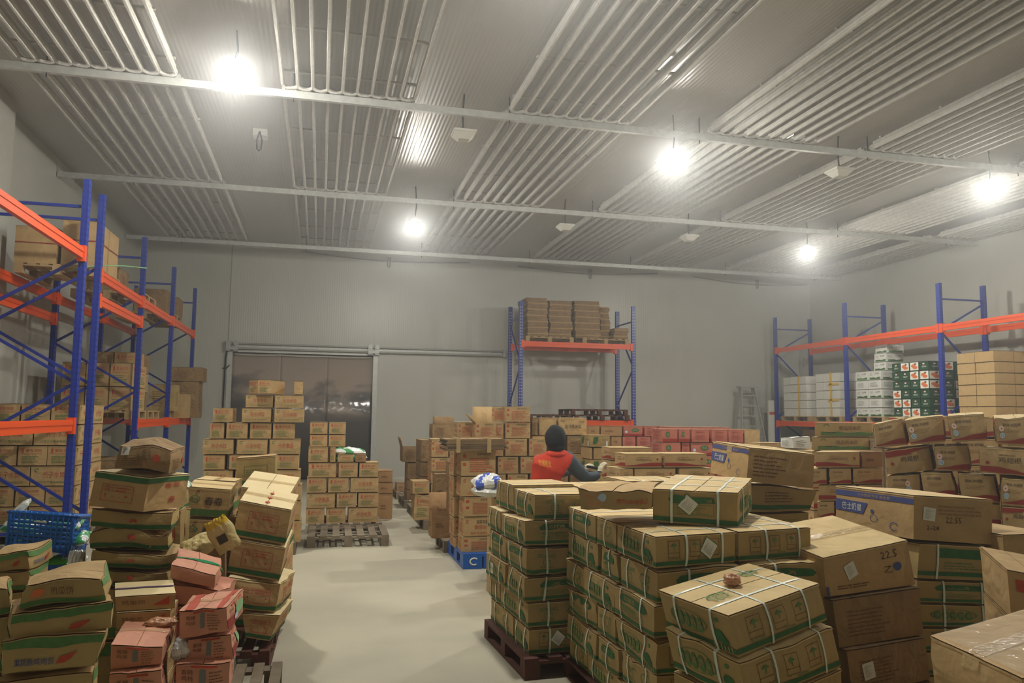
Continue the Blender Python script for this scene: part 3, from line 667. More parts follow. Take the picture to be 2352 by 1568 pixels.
def pr_dgreen(c, f, v=0):
    if v % 2: c.rect(f, .04, .04, .96, .96, 'ink_white'); c.oval(f, .4, .55, .25, .2, 'ink_orange', .0044); c.oval(f, .6, .35, .28, .18, 'ink_orange', .0046); c.oval(f, .62, .76, .12, .12, 'ink_brown', .0048)
    else: c.text(f, '香酥鸡块', .3, .3, .78, .5, 'ink_white'); c.rect(f, .4, .66, .6, .82, 'sticker_pink')
def pr_redband(c, f, v=0): c.lines(f, .2, .4, .7, .6, 2, 'ink_brown', v)
def pr_purple(c, f, v=0):
    c.text(f, '鸡金凤', .1, .4, .5, .72, 'ink_brown'); c.poly(f, [(.62, .3), (.9, .86), (.9, .3)], 'ink_red')
def pr_bird(c, f, v=0):
    k = v % 3
    if k == 0: c.rect(f, 0, .04, 1, .24, 'ink_green'); c.text(f, '南瓜饼', .36, .44, .64, .76, 'ink_brown'); c.poly(f, [(.1, .42), (.14, .58), (.22, .66), (.3, .55), (.26, .42)], 'ink_orange')
    else:
        c.rect(f, 0, .72, 1, .97, 'ink_green'); c.poly(f, [(.58, .2), (.62, .42), (.7, .46), (.8, .5), (.74, .3), (.68, .2)], 'ink_red')
        if k == 2: c.text(f, '果蔬脆鸡肉饺', .14, .2, .56, .46, 'ink_blue')
def pr_none(c, f, v=0): pass
def pr_text(c, f, v=0): c.lines(f, .12, .2, .7, .8, 7, 'ink_brown', v, .25)
def pr_olive(c, f, v=0): c.rect(f, 0, .0, 1, .16, 'ink_dkgreen'); c.frame(f, .2, .3, .8, .7, 'ink_green', .003); c.lines(f, .25, .36, .75, .62, 3, 'ink_green', v, .3)
KIND = {'dump': ('kraft', 'kraft', pr_dump), 'xn': ('kraft', 'kraft_lit_top', pr_xn), 'strap': ('kraft_olive', 'kraft_lit_top', pr_strap), 'wave': ('kraft', 'kraft_lit_top', pr_wave), 'long': ('kraft', 'kraft_lit_top', pr_long), 'pinkg': ('kraft_red', 'kraft_pink', pr_pinkg), 'pink': ('kraft_pink', 'kraft_pink', pr_pink), 'table': ('kraft', 'paper_cream', pr_table), 'chun': ('kraft', 'kraft_lit_top', pr_chun), 'blue': ('kraft', 'kraft_lit_top', pr_blue), 'brush': ('kraft_olive', 'kraft_lit_top', pr_brush), 'leaf': ('kraft_olive', 'kraft', pr_leaf), 'chick': ('kraft', 'kraft_lit_top', pr_chick), 'whiteg': ('board_white', 'board_white', pr_whiteg), 'white': ('board_white', 'board_white', pr_white), 'dgreen': ('board_green', 'board_green', pr_dgreen), 'foam': ('foam_white', 'foam_white', pr_none), 'plain': ('kraft', 'kraft', pr_none), 'old': ('kraft_old', 'kraft_old', pr_text), 'brown': ('kraft_brown', 'kraft_brown', pr_redband), 'purple': ('kraft', 'paper_cream', pr_purple), 'bird': ('kraft_olive', 'kraft', pr_bird), 'olive': ('kraft_olive', 'kraft', pr_olive)}
NSEED = [0]
NAME = {'dump': 'dumpling_carton', 'xn': 'red_printed_carton', 'strap': 'strapped_carton', 'wave': 'wave_carton', 'long': 'long_wave_carton', 'pinkg': 'red_carton', 'pink': 'pink_carton', 'table': 'table_print_carton', 'chun': 'spring_roll_carton', 'blue': 'blue_banded_carton', 'brush': 'green_brush_carton', 'leaf': 'leaf_print_carton', 'whiteg': 'white_carton', 'white': 'white_carton', 'dgreen': 'green_carton', 'foam': 'foam_box', 'old': 'old_carton', 'brown': 'brown_carton', 'purple': 'cream_lidded_carton', 'bird': 'green_banded_carton', 'olive': 'olive_carton', 'plain': 'kraft_carton', 'chick': 'kraft_carton'}
def carton(kind, corners, label, group=None, v=0, bulge=.004, crush=.15, faces='FRL', straps=None, tape=None, opened=False, sides=None, extra=None, prints=None, name=None):
    NSEED[0] += 1; s = NSEED[0]; m, mt, pf = KIND[kind]
    c = Carton(corners, bulge, crush, s); c.body(m, mt, opened=opened)
    for i, f in enumerate(faces): (prints or pf)(c, f, v+(i if i else 0))
    if extra: extra(c)
    o = c.finish(name or NAME.get(kind, 'kraft_carton')); tag(o, label, 'box', group)
    if straps:
        for ax, t in straps: c.strap(ax, t, o)
    if tape: c.tape(o, **({} if tape is True else tape))
    if opened:
        for (f, q, ang) in opened: flap(c, f, q, ang, o, m)
    return o, c
def flap(c, f, q, ang, o, m):      # an open lid flap hinged on the top edge of face f, leaning by ang from upright outwards
    n = 4; H = q*(c.D if f in 'FB' else c.W); u = np.linspace(0, 1, n+1); N = c.N[f]; up = c.nz*math.cos(ang)+N*math.sin(ang); th = np.cross(up, N)
    e = c.warp(*FACE[f](u, 0*u+1)); V = []
    for off in (0, .004):
        for k in (0, 1): V.append(e+up*H*k+N*off)
    V = np.vstack(V); L = n+1; F = []
    for i in range(n):
        F += [(i, i+1, L+i+1, L+i), (2*L+i, 3*L+i, 3*L+i+1, 2*L+i+1), (L+i, L+i+1, 3*L+i+1, 3*L+i)]
    F += [(0, L, 3*L, 2*L), (n, 2*L+n, 3*L+n, L+n)]
    c.add(V, F, m); c.finish('lid_flap', o)
def V3(p): return Vector(p)
def hb(tl, tr, br, bl, yl, yr, dv, dv2=None):      # front face from four points of the picture at depths yl, yr; back from dv
    TL = P(*tl, Y=yl); TR = P(*tr, Y=yr); BR = P(*br, Y=yr); BL = P(*bl, Y=yl)
    dv = Vector(dv); d2 = Vector(dv2) if dv2 else dv
    return [BL, BR, BR+d2, BL+dv, TL, TR, TR+d2, TL+dv]
def dvp(tl, yl, back, yb): return P(*back, Y=yb)-P(*tl, Y=yl)
def wb(F, L, Rr, z0, z1):       # box from plan corners (front, left, right) in the room, bottom and top heights
    F = Vector((F[0], F[1], 0)); L = Vector((L[0], L[1], 0)); Rr = Vector((Rr[0], Rr[1], 0)); B = L+Rr-F
    up = lambda p, z: Vector((p.x, p.y, z))
    return [up(F, z0), up(Rr, z0), up(B, z0), up(L, z0), up(F, z1), up(Rr, z1), up(B, z1), up(L, z1)]
def ab(x0, x1, y0, y1, z0, z1, j=0, r=None):
    r = r or R; q = lambda: r.uniform(-j, j)
    a, b_, c_, d = q(), q(), q(), q(); t = r.uniform(-j, j)
    return [Vector(p) for p in ((x0+a, y0+b_, z0), (x1+a, y0+b_+t, z0), (x1+a-t, y1+t+b_, z0), (x0+a-t, y1+b_, z0), (x0+a, y0+b_, z1), (x1+a, y0+b_+t, z1), (x1+a-t, y1+t+b_, z1), (x0+a-t, y1+b_, z1))]
def under(corners, n, kind, labels, group, floor=0.0, v=0, straps=None, shrink=.0):     # the boxes a stack stands on
    lo = min(c.z for c in corners[:4]); h = (lo-floor)/n; xy = [Vector((c.x, c.y, 0)) for c in corners[:4]]
    zt = [c.z for c in corners[:4]]
    for k in range(n):
        a = [(z-floor)*(1-k/n)+floor for z in zt]; b_ = [(z-floor)*(1-(k+1)/n)+floor for z in zt]
        cc = [xy[i]+Vector((0, 0, b_[i])) for i in range(4)]+[xy[i]+Vector((0, 0, a[i]-.004)) for i in range(4)]
        carton(kind, cc, labels[k] if isinstance(labels, list) else labels, group, v=v+k, straps=straps)
def rows(Y, ys, spec, kind, what, group, depth=.42, skew=0, base=None, crush=.15, jit=.006, fill=0, fz=.14, top=None):
    # Y: front plane; ys: picture heights of the row boundaries (top first); spec: per row a list of (x0,x1[,opts])
    xm = np.mean([s_[0] for r_ in spec for s_ in r_]); zs = [P(xm, y, Y=Y).z for y in ys]
    n = len(spec); last = None; NR = n+fill
    if fill:
        zf = [zs[-1]+(fz-zs[-1])*(k+1)/fill for k in range(fill)]; zs = zs+zf; spec = spec+[spec[-1]]*fill
    elif base is not None: zs[-1] = base
    for r_ in range(NR):
        for k, s_ in enumerate(spec[r_]):
            op = dict(s_[2]) if len(s_) > 2 else {}; ym = (ys[min(r_, n-1)]+ys[min(r_+1, n)])/2
            a = P(s_[0], ym, Y=Y).x; b_ = P(s_[1], ym, Y=Y).x; w_ = b_-a; dz = op.pop('dz', 0); dy = op.pop('dy', 0)
            kd = op.pop('kind', kind); dd = op.pop('d', depth if w_ < .36 else min(depth, .32)); lab = op.pop('label', None); v = op.pop('v', R.randrange(6))
            lab = lab or '%s, %s across, %s row down, %s' % (what[0], ORD[k], ORD[r_], what[1])
            yj = R.uniform(0, jit*4)
            op.setdefault('crush', crush)
            cc = ab(a+.006, b_-.006, Y+dy+yj, Y+dy+yj+dd, zs[r_+1], zs[r_]-.003+dz, jit*.5)
            if skew:
                for i_ in (2, 3, 6, 7): cc[i_].x += skew
            carton(kd, cc, lab, group, v=v, **op)
    return zs
# ================================================================ stacks at the back left
DP = ['kraft dumpling carton', 'tall stack before the doorway']
pallet(-1.32, 9.62, 0, 1.1, .95, 'wood_grey', 'worn wooden pallet under the tall dumpling carton stack')
s1y = [904, 935, 969, 1007, 1043, 1078, 1114, 1150, 1197, 1243]
s1 = [[(562, 629), (630, 698)], [(487, 537), (553, 624), (628, 699)], [(479, 516), (517, 570), (572, 625), (625, 678)], [(463, 538), (542, 616), (617, 691)], [(464, 518), (524, 577), (578, 633), (634, 688)], [(464, 536), (538, 612), (618, 692)], [(464, 518), (520, 574), (576, 630), (636, 694)], [(466, 540), (542, 614), (620, 692)], [(466, 520), (524, 576), (580, 632), (638, 692)]]
rows(9.65, s1y, s1, 'dump', DP, 'dumpling cartons in the tall stack before the doorway', base=.14)
z1 = P(600, 904, Y=9.65).z
carton('dump', [Vector(p) for p in ((-.72, 9.62, z1), (-.56, 9.6, z1), (-.42, 9.9, z1), (-.84, 9.86, z1), (-.72, 9.62, z1+.17), (-.56, 9.6, z1+.17), (-.42, 9.9, z1+.17), (-.84, 9.86, z1+.17))], 'kraft dumpling carton turned cornerwise at the very top of the tall stack', 'dumpling cartons in the tall stack before the doorway', v=1, faces='FL')
a = P(647, 888, Y=9.7).x; b_ = P(692, 888, Y=9.7).x
carton('plain', ab(a+.14, b_+.02, 9.66, 9.95, z1, z1+.165, .003), 'plain taped kraft carton at the right of the topmost pair on the tall stack', 'dumpling cartons in the tall stack before the doorway', tape=dict(across=True))
# second stack
pallet(-.1, 11.15, 0, 1.0, .95, 'wood_grey', 'dark wooden pallet under the low dumpling carton stack')
s2y = [1026, 1061, 1096, 1131, 1166, 1202]
s2 = [[(707, 755), (757, 772), (774, 814, dict(dz=-.1)), (815, 843, dict(dz=-.1, kind='brown', v=3))], [(707, 774), (776, 823), (824, 871)], [(703, 751), (752, 802), (803, 871)], [(703, 771), (772, 820), (821, 871)], [(701, 747), (748, 796), (798, 868)]]
G2 = 'dumpling cartons in the low stack before the doorway'
rows(11.2, s2y, s2, 'dump', ['kraft dumpling carton', 'low stack behind empty pallet'], G2, base=.14)
zt = P(740, 1026, Y=11.2).z
zs = [zt, zt+.17, zt+.34]
for k, (x0, x1) in enumerate(((711, 753), (755, 795))):
    a = P(x0, 1000, Y=11.35).x; b_ = P(x1, 1000, Y=11.35).x
    for q in range(2):
        z0 = zt+.175*q if k == 0 else zt-.0+.175*q
        carton('dump', ab(a, b_-.003, 11.35, 11.75, z0, z0+.17, .003), 'kraft dumpling carton, %s, %s row, raised back part of low stack' % (['left', 'right'][k], ['lower', 'upper'][q]), G2, v=k)
carton('dump', ab(P(755, 1010, Y=11.35).x, P(795, 1010, Y=11.35).x, 11.78, 12.1, .14, zt, .002), 'kraft carton filling the back of the low stack under the raised pair', G2)
# crumpled bags
def pillow(name, c, ax, ay, th, m, label, seed, m2=None, cat='bag', group=None, band=None):
    # filled plastic bag: seams pinched at the rim, sealed crimped ends along ax
    rg = np.random.RandomState(seed); n = 22; c = Vector(c); ax = Vector(ax); ay = Vector(ay); az = ax.cross(ay).normalized()
    ph = rg.rand(8)*6.28; fr = rg.randn(8, 2)*3.2
    def f(u, v, s):
        e = max(0, (1-abs(u)**3.2))**.55*max(0, (1-abs(v)**3))**.6
        w_ = sum(abs(math.sin(fr[i][0]*u*2+fr[i][1]*v*2+ph[i]))-.6 for i in range(8))/8
        sq = 1-.12*(1-abs(u))*0-.13*abs(u)**4*0
        pinch = 1-.18*(1-abs(v))*abs(u)**6
        p = c+ax*(u*(1+.03*math.sin(v*7+ph[0])))*sq+ay*(v*(pinch-.16*abs(u)**2+.05*math.sin(u*6+ph[1])))+az*(s*th*e*(1+.9*w_)+th*.35*math.sin(2*u+ph[2])*0)
        if abs(u) > .86: p = p+az*(.006*math.sin(v*22+ph[3]))
        return p
    mb = MB(); k1 = mb.mi(m); k2 = mb.mi(m2) if m2 else k1; k3 = mb.mi(band) if band else k1
    for s_ in (1, -1):
        b0 = len(mb.v)
        for i in range(n+1):
            for j in range(n+1): mb.v.append(tuple(f(-1+2*i/n, -1+2*j/n, s_)))
        for i in range(n):
            for j in range(n):
                a = b0+i*(n+1)+j; q_ = (a, a+n+1, a+n+2, a+1); mb.f.append(q_ if s_ > 0 else q_[::-1]); u = -1+2*(i+.5)/n; v = -1+2*(j+.5)/n
                k = k1
                if m2 and math.sin(u*5+ph[4]+2*math.sin(v*3+ph[5])) > .35: k = k2
                if band and u > .55: k = k3
                mb.m.append(k)
    o = mb.build(name, smooth=True, loc=tuple(c)); return tag(o, label, cat, group)
def bag(name, c, r, m, label, seed, m2=None, cat='bag', group=None, k=.16):
    rg = np.random.RandomState(seed); K = rg.randn(6, 3)*4; ph = rg.rand(6)*6
    f = lambda d: sum(k*(abs(math.sin(K[i][0]*d.x+K[i][1]*d.y+K[i][2]*d.z+ph[i]))-.5)/(1+i*.5) for i in range(6))
    mb = MB(); mb.ell(c, r, m, 32, 20, f)
    if m2:
        i2 = mb.mi(m2)
        for i, fc in enumerate(mb.f):
            p = np.mean([mb.v[j] for j in fc], 0)
            if math.sin(p[0]*38+p[2]*20+ph[0]) > .45: mb.m[i] = i2
    o = mb.build(name, smooth=True, loc=(c[0], c[1], c[2]-r[2])); return tag(o, label, cat, group)
c = P(803, 1052, Y=11.3); z = P(800, 1061, Y=11.2).z
pillow('food_bag', (c.x, 11.4, z+.05), (.24, 0, .01), (0, .15, 0), .05, 'bag_white', 'white and green food bag lying on the low dumpling stack, lower one', 1, 'bag_green', group='white and green bags on the low stack')
pillow('food_bag', (c.x-.01, 11.4, z+.14), (.23, .03, -.01), (0, .14, .01), .05, 'bag_white', 'white and green food bag lying on top of the other bag', 2, 'bag_green', group='white and green bags on the low stack')
# boxes behind at right of the second stack
rows(12.6, [1080, 1107, 1133, 1160], [[(868, 903)], [(866, 904)], [(866, 904)]], 'brown', ['reddish kraft carton', 'short stack behind low dumpling stack'], 'reddish cartons behind the low stack', base=0.0)
# empty pallet
pallet(-.1, 10.06, 0, 1.0, .92, 'wood_grey', 'empty worn wooden pallet lying on the open aisle floor', yaw=-.02, slats=7)
# ================================================================ left rack loads
LFL = ['large kraft dumpling carton', 'stack inside the left rack']
zs = [P(215, y, Y=11.0).z for y in (927, 974, 1022, 1068, 1114, 1160)]+[.14]
pallet(-4.0, 10.95, 0, 1.1, 1.3, 'wood_grey', 'wooden pallet on the floor inside the left rack')
for r_ in range(6):
    xs = [-4.0, -3.66, -3.32, -2.98] if r_ % 2 == 0 else [-4.0, -3.5, -2.98]
    for k in range(len(xs)-1):
        for d_ in range(2):
            if d_ == 1 and k < len(xs)-2: continue
            y0 = 11.0+d_*.62; carton('dump', ab(xs[k]+.004, xs[k+1]-.004, y0, y0+(.6 if d_ == 0 else .55), zs[r_+1], zs[r_]-.004, .006), 'large dumpling carton, %s across, %s layer down, %s row, inside left rack' % (ORD[k], ORD[r_], ['front', 'back'][d_]), 'large dumpling cartons on the floor of the left rack', v=r_+1)
# second floor stack seen below the nearer bay
zs = [P(80, y, Y=10.2).z for y in (920, 968, 1020, 1068, 1114, 1160)]+[.14]
# upper loads on the left rack
def load(x0, x1, y0, y1, z0, hs, kinds, nx, ny, what, group, only=True, crush=.15):
    z = z0
    for r_, h in enumerate(hs):
        for j in range(ny):
            for i in range(nx):
                if only and j > 0 and not (i == (nx-1 if x1 < 0 else 0) or r_ == len(hs)-1): continue
                a = x0+(x1-x0)*i/nx; b_ = x0+(x1-x0)*(i+1)/nx; c0 = y0+(y1-y0)*j/ny; c1 = y0+(y1-y0)*(j+1)/ny
                kd = kinds[(r_*3+i+j) % len(kinds)] if isinstance(kinds, (list, tuple)) else kinds
                yield (kd, ab(a+.004, b_-.004, c0+.004, c1-.004, z, z+h-.004, .004), i, j, r_)
        z += h
def place(x0, x1, y0, y1, z0, hs, kinds, nx, ny, what, where, group, faces='FRL', crush=.15, **kw):
    n = len(hs)
    for kd, cc, i, j, r_ in load(x0, x1, y0, y1, z0, hs, kinds, nx, ny, what, group):
        carton(kd, cc, '%s, %s across, %s back, %s up, %s' % (what, ORD[i], ORD[j], ORD[r_], where), group, v=R.randrange(6), faces=faces, crush=crush, **kw)
ZT = 3.45
pallet(-3.95, 11.3, ZT, 1.0, 1.2, 'wood_pale', 'pale wooden pallet high on left rack under red strapped cartons', group='pallets on racks')
GU = 'red strapped cartons high on the left rack'
for k, (x0, x1, y0, y1) in enumerate(((-3.98, -3.47, 11.33, 11.85), (-3.42, -2.97, 11.35, 11.85), (-3.42, -2.97, 11.9, 12.4))):
    o, c = carton('plain', ab(x0, x1, y0, y1, ZT+.14, ZT+.14+(.62 if k else .5), .005), 'tall kraft carton with red strap high on left rack, %s' % ['rear left one', 'front corner one', 'right rear one'][k], GU)
    c.grid('F', 0, .55, 1, .575, 'ink_crimson', 6, 1, off=.006); c.grid('R', 0, .55, 1, .575, 'ink_crimson', 6, 1, off=.006); c.finish('strap', o)
pallet(-3.9, 13.5, ZT, 1.05, 1.1, 'wood_pale', 'pale pallet high on the left rack, second bay', group='pallets on racks')
carton('old', ab(-3.85, -3.25, 13.7, 14.4, ZT+.14, ZT+.55, .01), 'dusty kraft carton high on second bay of the left rack', GU, crush=.3)
pallet(-3.9, 16.2, ZT, 1.05, 1.1, 'wood_pale', 'pale pallet high on the left rack, farthest bay', group='pallets on racks')
carton('old', ab(-3.6, -3.0, 16.4, 17.0, ZT+.14, ZT+.62, .01), 'dark kraft carton high on farthest bay of the left rack', GU, crush=.3)
carton('old', ab(-3.5, -2.95, 17.3, 17.9, ZT, ZT+.6, .01), 'tall dark carton at the end of the left rack top level', GU, crush=.3)
mb = MB(); mb.tube([(-3.3, 11.28, 3.5), (-3.1, 11.26, 3.56), (-2.9, 11.3, 3.6), (-2.7, 11.6, 3.66), (-2.45, 11.8, 3.68)], .008, 'strip_green', 6)
tag(mb.build('loose_strap', smooth=True), 'loose pale green strap sticking out from the high pallet on left rack', 'strap')
ZM = 1.53
pallet(-3.95, 13.45, ZM, 1.05, 1.1, 'wood_pale', 'pale pallet on the middle level of the left rack, second bay', group='pallets on racks')
pallet(-3.95, 14.65, ZM, 1.05, 1.0, 'wood_pale', 'pale pallet on the middle level, just behind the second bay front', group='pallets on racks')
pallet(-3.9, 15.95, ZM, 1.05, 1.1, 'wood_pale', 'pale pallet on the middle level of the left rack, farthest bay', group='pallets on racks')
place(-3.95, -2.92, 13.5, 14.5, ZM+.14, (.38, .38), 'dump', 3, 2, 'kraft carton', 'middle level of left rack, second bay', 'cartons on the middle level of the left rack')
place(-3.9, -3.1, 14.7, 15.6, ZM+.14, (.34, .34, .34), ('old', 'dump'), 2, 2, 'kraft carton', 'middle level of left rack, behind second bay', 'cartons on the middle level of the left rack')
a = ab(P(342, 910, Y=16.3).x, P(402, 910, Y=16.3).x, 16.3, 16.8, ZM+.14, ZM+.14+.52)
carton('olive', a, 'wide kraft carton with pale vertical tape on left rack middle level', 'cartons on the middle level of the left rack', tape=dict(across=True, face_drop=.8), prints=pr_text)
carton('plain', ab(P(403, 910, Y=17).x, P(430, 910, Y=17).x, 17.0, 17.5, ZM, ZM+.5), 'narrow kraft carton at the right end of left rack middle level', 'cartons on the middle level of the left rack')
x0 = P(400, 870, Y=18).x
carton('old', ab(x0, x0+.55, 17.72, 18.34, ZM, ZM+.78), 'dark crumpled carton at far end of left rack, lower of two', 'cartons on the middle level of the left rack', crush=.6)
carton('old', ab(x0-.05, x0+.62, 17.7, 18.34, ZM+.78, ZM+1.08), 'dark wide carton overhanging at the far end of left rack', 'cartons on the middle level of the left rack', crush=.3)
place(-3.9, -3.0, 13.4, 14.6, 0.0, (.3, .3, .3), 'old', 2, 2, 'dusty kraft carton', 'floor under left rack middle level', 'cartons on the floor under the left rack')
# ================================================================ centre stacks along the aisle
def bluepallet(x0, y0, w, d):
    t = thing('plastic_pallet', (x0, y0, 0), 'blue plastic pallet under the red printed dumpling cartons by the aisle', 'pallet')
    mb = MB(); mb.box(x0, x0+w, y0, y0+d, .13, .16, 'plastic_blue'); mb.build('top_deck', t)
    for i in range(3):
        for j in range(3):
            a = x0+(w-.21)*i/2; e = y0+(d-.2)*j/2; mb = MB(); mb.box(a, a+.21, e, e+.2, .03, .13, 'plastic_blue'); mb.build('foot', t)
    mb = MB()
    for i in range(3): a = x0+(w-.21)*i/2; mb.box(a, a+.21, y0, y0+d, 0, .03, 'plastic_blue')
    mb.build('runner', t)
    mb = MB(); pts = [(x0+.12+.045*math.cos(a_), y0-.002, .08+.035*math.sin(a_)) for a_ in [.8+i*.45 for i in range(11)]]; mb.tube(pts, .008, 'ink_white', 6); mb.build('printed_letter', t)
bluepallet(1.55, 8.4, .66, 1.0)
GX1 = 'red printed dumpling cartons by the aisle'
c1y = [1033, 1093, 1140, 1187, 1232, 1272]
c1 = [[(1058, 1141, dict(v=0))], [(1058, 1141, dict(v=0))], [(1065, 1150, dict(v=1))], [(1063, 1150, dict(v=0))], [(1060, 1148, dict(v=1))]]
zs = rows(8.5, c1y, c1, 'xn', ['red printed dumpling carton', 'front stack on blue pallet'], GX1, base=.16, crush=.1)
zs = rows(8.85, c1y, [[(1041, 1124)]]*5, 'xn', ['red printed carton', 'second row on blue pallet'], GX1, base=.16, crush=.1)
# flattened boards bundle
t = thing('cardboard_bundle', (1.65, 8.7, zs[0]), 'tied bundle of flattened dark cartons lying on the red printed stack', 'cardboard bundle')
n = 17; xa = P(1022, 1030, Y=8.5).x; xb = P(1158, 1030, Y=8.5).x; zt = P(1090, 1008, Y=8.5).z; zb = zs[0]+.01
sh = None
for i in range(n):
    z = zb+(zt-zb)*i/n; mb = MB(); dx = R.uniform(-.02, .02); sk = -.02
    mb.hexa([(xa+dx, 8.42, z+sk*.2), (xb+dx, 8.43, z+.004), (xb+dx, 8.85, z+.006), (xa+dx, 8.84, z), (xa+dx, 8.42, z+.008), (xb+dx, 8.43, z+.013), (xb+dx, 8.85, z+.014), (xa+dx, 8.84, z+.009)], 'sheet_dark' if i % 2 else 'kraft_old'); mb.build('flat_sheet', t)
for x in (P(1124, 1030, Y=8.4).x, P(1053, 1030, Y=8.4).x):
    mb = MB(); mb.box(x-.022, x+.022, 8.405, 8.412, zb-.02, zt+.012, 'tape_clear'); mb.box(x-.022, x+.022, 8.405, 8.86, zt+.01, zt+.014, 'tape_clear'); mb.build('tape_band', t)
carton('plain', hb((1048, 1028), (1058, 1028), (1062, 1062), (1052, 1060), 8.38, 8.38, (0, .1, 0)), 'small taped kraft flap wedged beside the flattened bundle', None, tape=dict(across=True)) if False else None
# second line of stacks
pallet(1.55, 10.15, 0, 2.3, 1.0, 'wood_grey', 'wide wooden pallet under the centre carton wall')
G3 = 'cartons in the centre wall behind the worker'
c2y = [931, 968, 1006, 1047, 1088, 1130, 1172, 1215]
c2 = [[(1160, 1220, dict(v=1))], [(1052, 1091, dict(v=0)), (1126, 1159), (1160, 1221, dict(v=1))], [(1060, 1108), (1110, 1158), (1160, 1213, dict(v=1)), (1215, 1258, dict(v=1))], [(1092, 1141), (1143, 1193, dict(v=1)), (1195, 1250, dict(v=0))], [(1060, 1110), (1112, 1164), (1166, 1215), (1217, 1262)]]
zz = rows(10.2, c2y[:6], c2, 'xn', ['red printed carton', 'left half of centre wall'], G3, fill=3, fz=.14, depth=.4)
a = P(1128, 950, Y=10.4).x; carton('xn', ab(a, a+.2, 10.4, 10.8, zz[1], zz[0]-.01), 'red printed carton set back beside the top left carton of centre wall', G3, v=0)
# open carton
a0 = P(1092, 990, Y=9.95).x; a1 = P(1140, 990, Y=9.95).x
carton('xn', ab(a0, a1, 9.95, 10.19, zz[2], P(1110, 968, Y=9.95).z), 'open red printed carton with raised lid flaps on the centre wall', None, v=1, opened=[('B', .9, .05), ('L', .55, .75)])
c3 = [[(1222, 1237), (1238, 1281, dict(kind='plain')), (1283, 1351, dict(kind='chick', v=0))], [(1222, 1258, dict(kind='plain')), (1262, 1300, dict(kind='old')), (1303, 1352, dict(v=1))], [(1262, 1308), (1310, 1352, dict(kind='chick'))], [(1265, 1308), (1310, 1353)]]
rows(10.25, [957, 999, 1041, 1083, 1124], c3, 'old', ['kraft carton', 'right half of centre wall'], G3, fill=3, fz=.14, depth=.4)
c4 = [[(1354, 1403, dict(v=0))], [(1354, 1362, dict(kind='plain')), (1364, 1404, dict(kind='plain'))], [(1355, 1404, dict(v=0))], [(1355, 1404, dict(v=1))]]
rows(9.9, [998, 1026, 1054, 1082, 1110], c4, 'leaf', ['leaf printed carton', 'short green leaf stack'], 'green leaf printed cartons', fill=4, fz=.0, depth=.4)
# wrapped bag in front of the red printed stack
c = P(1112, 1112, Y=6.9)
pillow('food_bag', (P(1119, 1100, Y=7.1).x, 7.12, P(1112, 1106, Y=7.1).z), (.13, 0, .02), (.0, .12, .02), .06, 'bag_white', 'blue dotted white food bag behind the aisle pallet stack, upper', 5, 'bag_blue')
pillow('food_bag', (P(1119, 1100, Y=7.1).x, 7.12, P(1112, 1129, Y=7.1).z), (.13, 0, -.01), (.0, .12, .0), .045, 'bag_white', 'white food bag beneath the blue dotted bag', 6)
zq = P(1112, 1129, Y=7.1).z-.05; xq = P(1140, 1129, Y=7.0).x; cq = ab(xq, xq+.45, 7.0, 7.4, zq-.2, zq)
carton('plain', cq, 'kraft carton carrying the two white bags behind the aisle pallet stack', None); under(cq, 4, 'plain', ['kraft carton, %s below the one carrying white bags' % ORD[k] for k in range(4)], 'kraft cartons under the white bags')
# pallets and stacks further back along the aisle
pallet(1.5, 9.42, 0, .9, .68, 'wood_grey', 'empty slatted grey pallet beside the aisle, next to the blue pallet', slats=5)
pallet(1.5, 11.3, 0, 1.0, 1.0, 'wood_grey', 'grey pallet under crushed dumpling cartons along the aisle')
pallet(1.5, 12.5, 0, 1.0, 1.0, 'wood_grey', 'grey pallet fourth back along the aisle')
pallet(1.5, 13.9, 0, 1.0, 1.1, 'wood_grey', 'grey pallet fifth back along the aisle')
pallet(1.5, 15.4, 0, 1.0, 1.1, 'wood_grey', 'farthest grey pallet along the aisle')
x0 = P(993, 1180, Y=9.6).x; x1 = P(1036, 1180, Y=9.6).x
carton('brown', ab(x0, x1, 9.65, 9.95, .14, P(1010, 1172, Y=9.65).z), 'open brown carton standing on the slatted pallet by the aisle', None, v=1, opened=[('B', .7, .0)])
def far(x0, x1, yt, yb, Y, kind, label, v=0, d=.4, z0=None, n=0, op=None, crush=.2, dx=0):
    a = P(x0, (yt+yb)/2, Y=Y).x; b_ = P(x1, (yt+yb)/2, Y=Y).x; zt = P(x0, yt, Y=Y).z; zb = P(x0, yb, Y=Y).z if z0 is None else z0
    cc = ab(a, b_, Y, Y+d, zb, zt, .01); carton(kind, cc, label, G4, v=v, opened=op, crush=crush)
    if n: under(cc, n, kind, ['kraft carton, %s below %s' % (ORD[k], ' '.join(label.split(' ')[1:9])) for k in range(n)], G4, floor=.14, v=1)
G4 = 'mixed cartons along the aisle beyond the centre wall'
far(990, 1033, 1050, 1083, 11.4, 'xn', 'red printed carton on tall aisle stack', 0, n=4)
far(991, 1031, 1007, 1049, 11.4, 'xn', 'red printed carton at the top of the tall aisle stack', 1)
far(1034, 1052, 1012, 1049, 11.45, 'old', 'slim old carton squeezed beside tall aisle stack', 1, n=4)
far(992, 1042, 972, 1006, 12.2, 'old', 'large dark open carton crowning the aisle stacks', 0, op=[('F', .3, .0)], n=4)
far(1044, 1060, 985, 1006, 12.2, 'old', 'small pale carton beside the crowning dark carton', 0, n=4)
far(968, 989, 1010, 1060, 13.0, 'old', 'narrow grey carton on the fourth aisle pallet', 0, n=3, d=.8)
far(1000, 1030, 1088, 1160, 10.85, 'old', 'tall old carton leaning by the slatted aisle pallet', 0, z0=.0, d=.3)
far(1031, 1056, 1060, 1160, 10.7, 'old', 'tall narrow carton next to the leaning carton by aisle', 0, z0=.0, d=.3)
far(947, 987, 1105, 1134, 11.4, 'dump', 'small seal printed dumpling carton by the aisle, upper', 1)
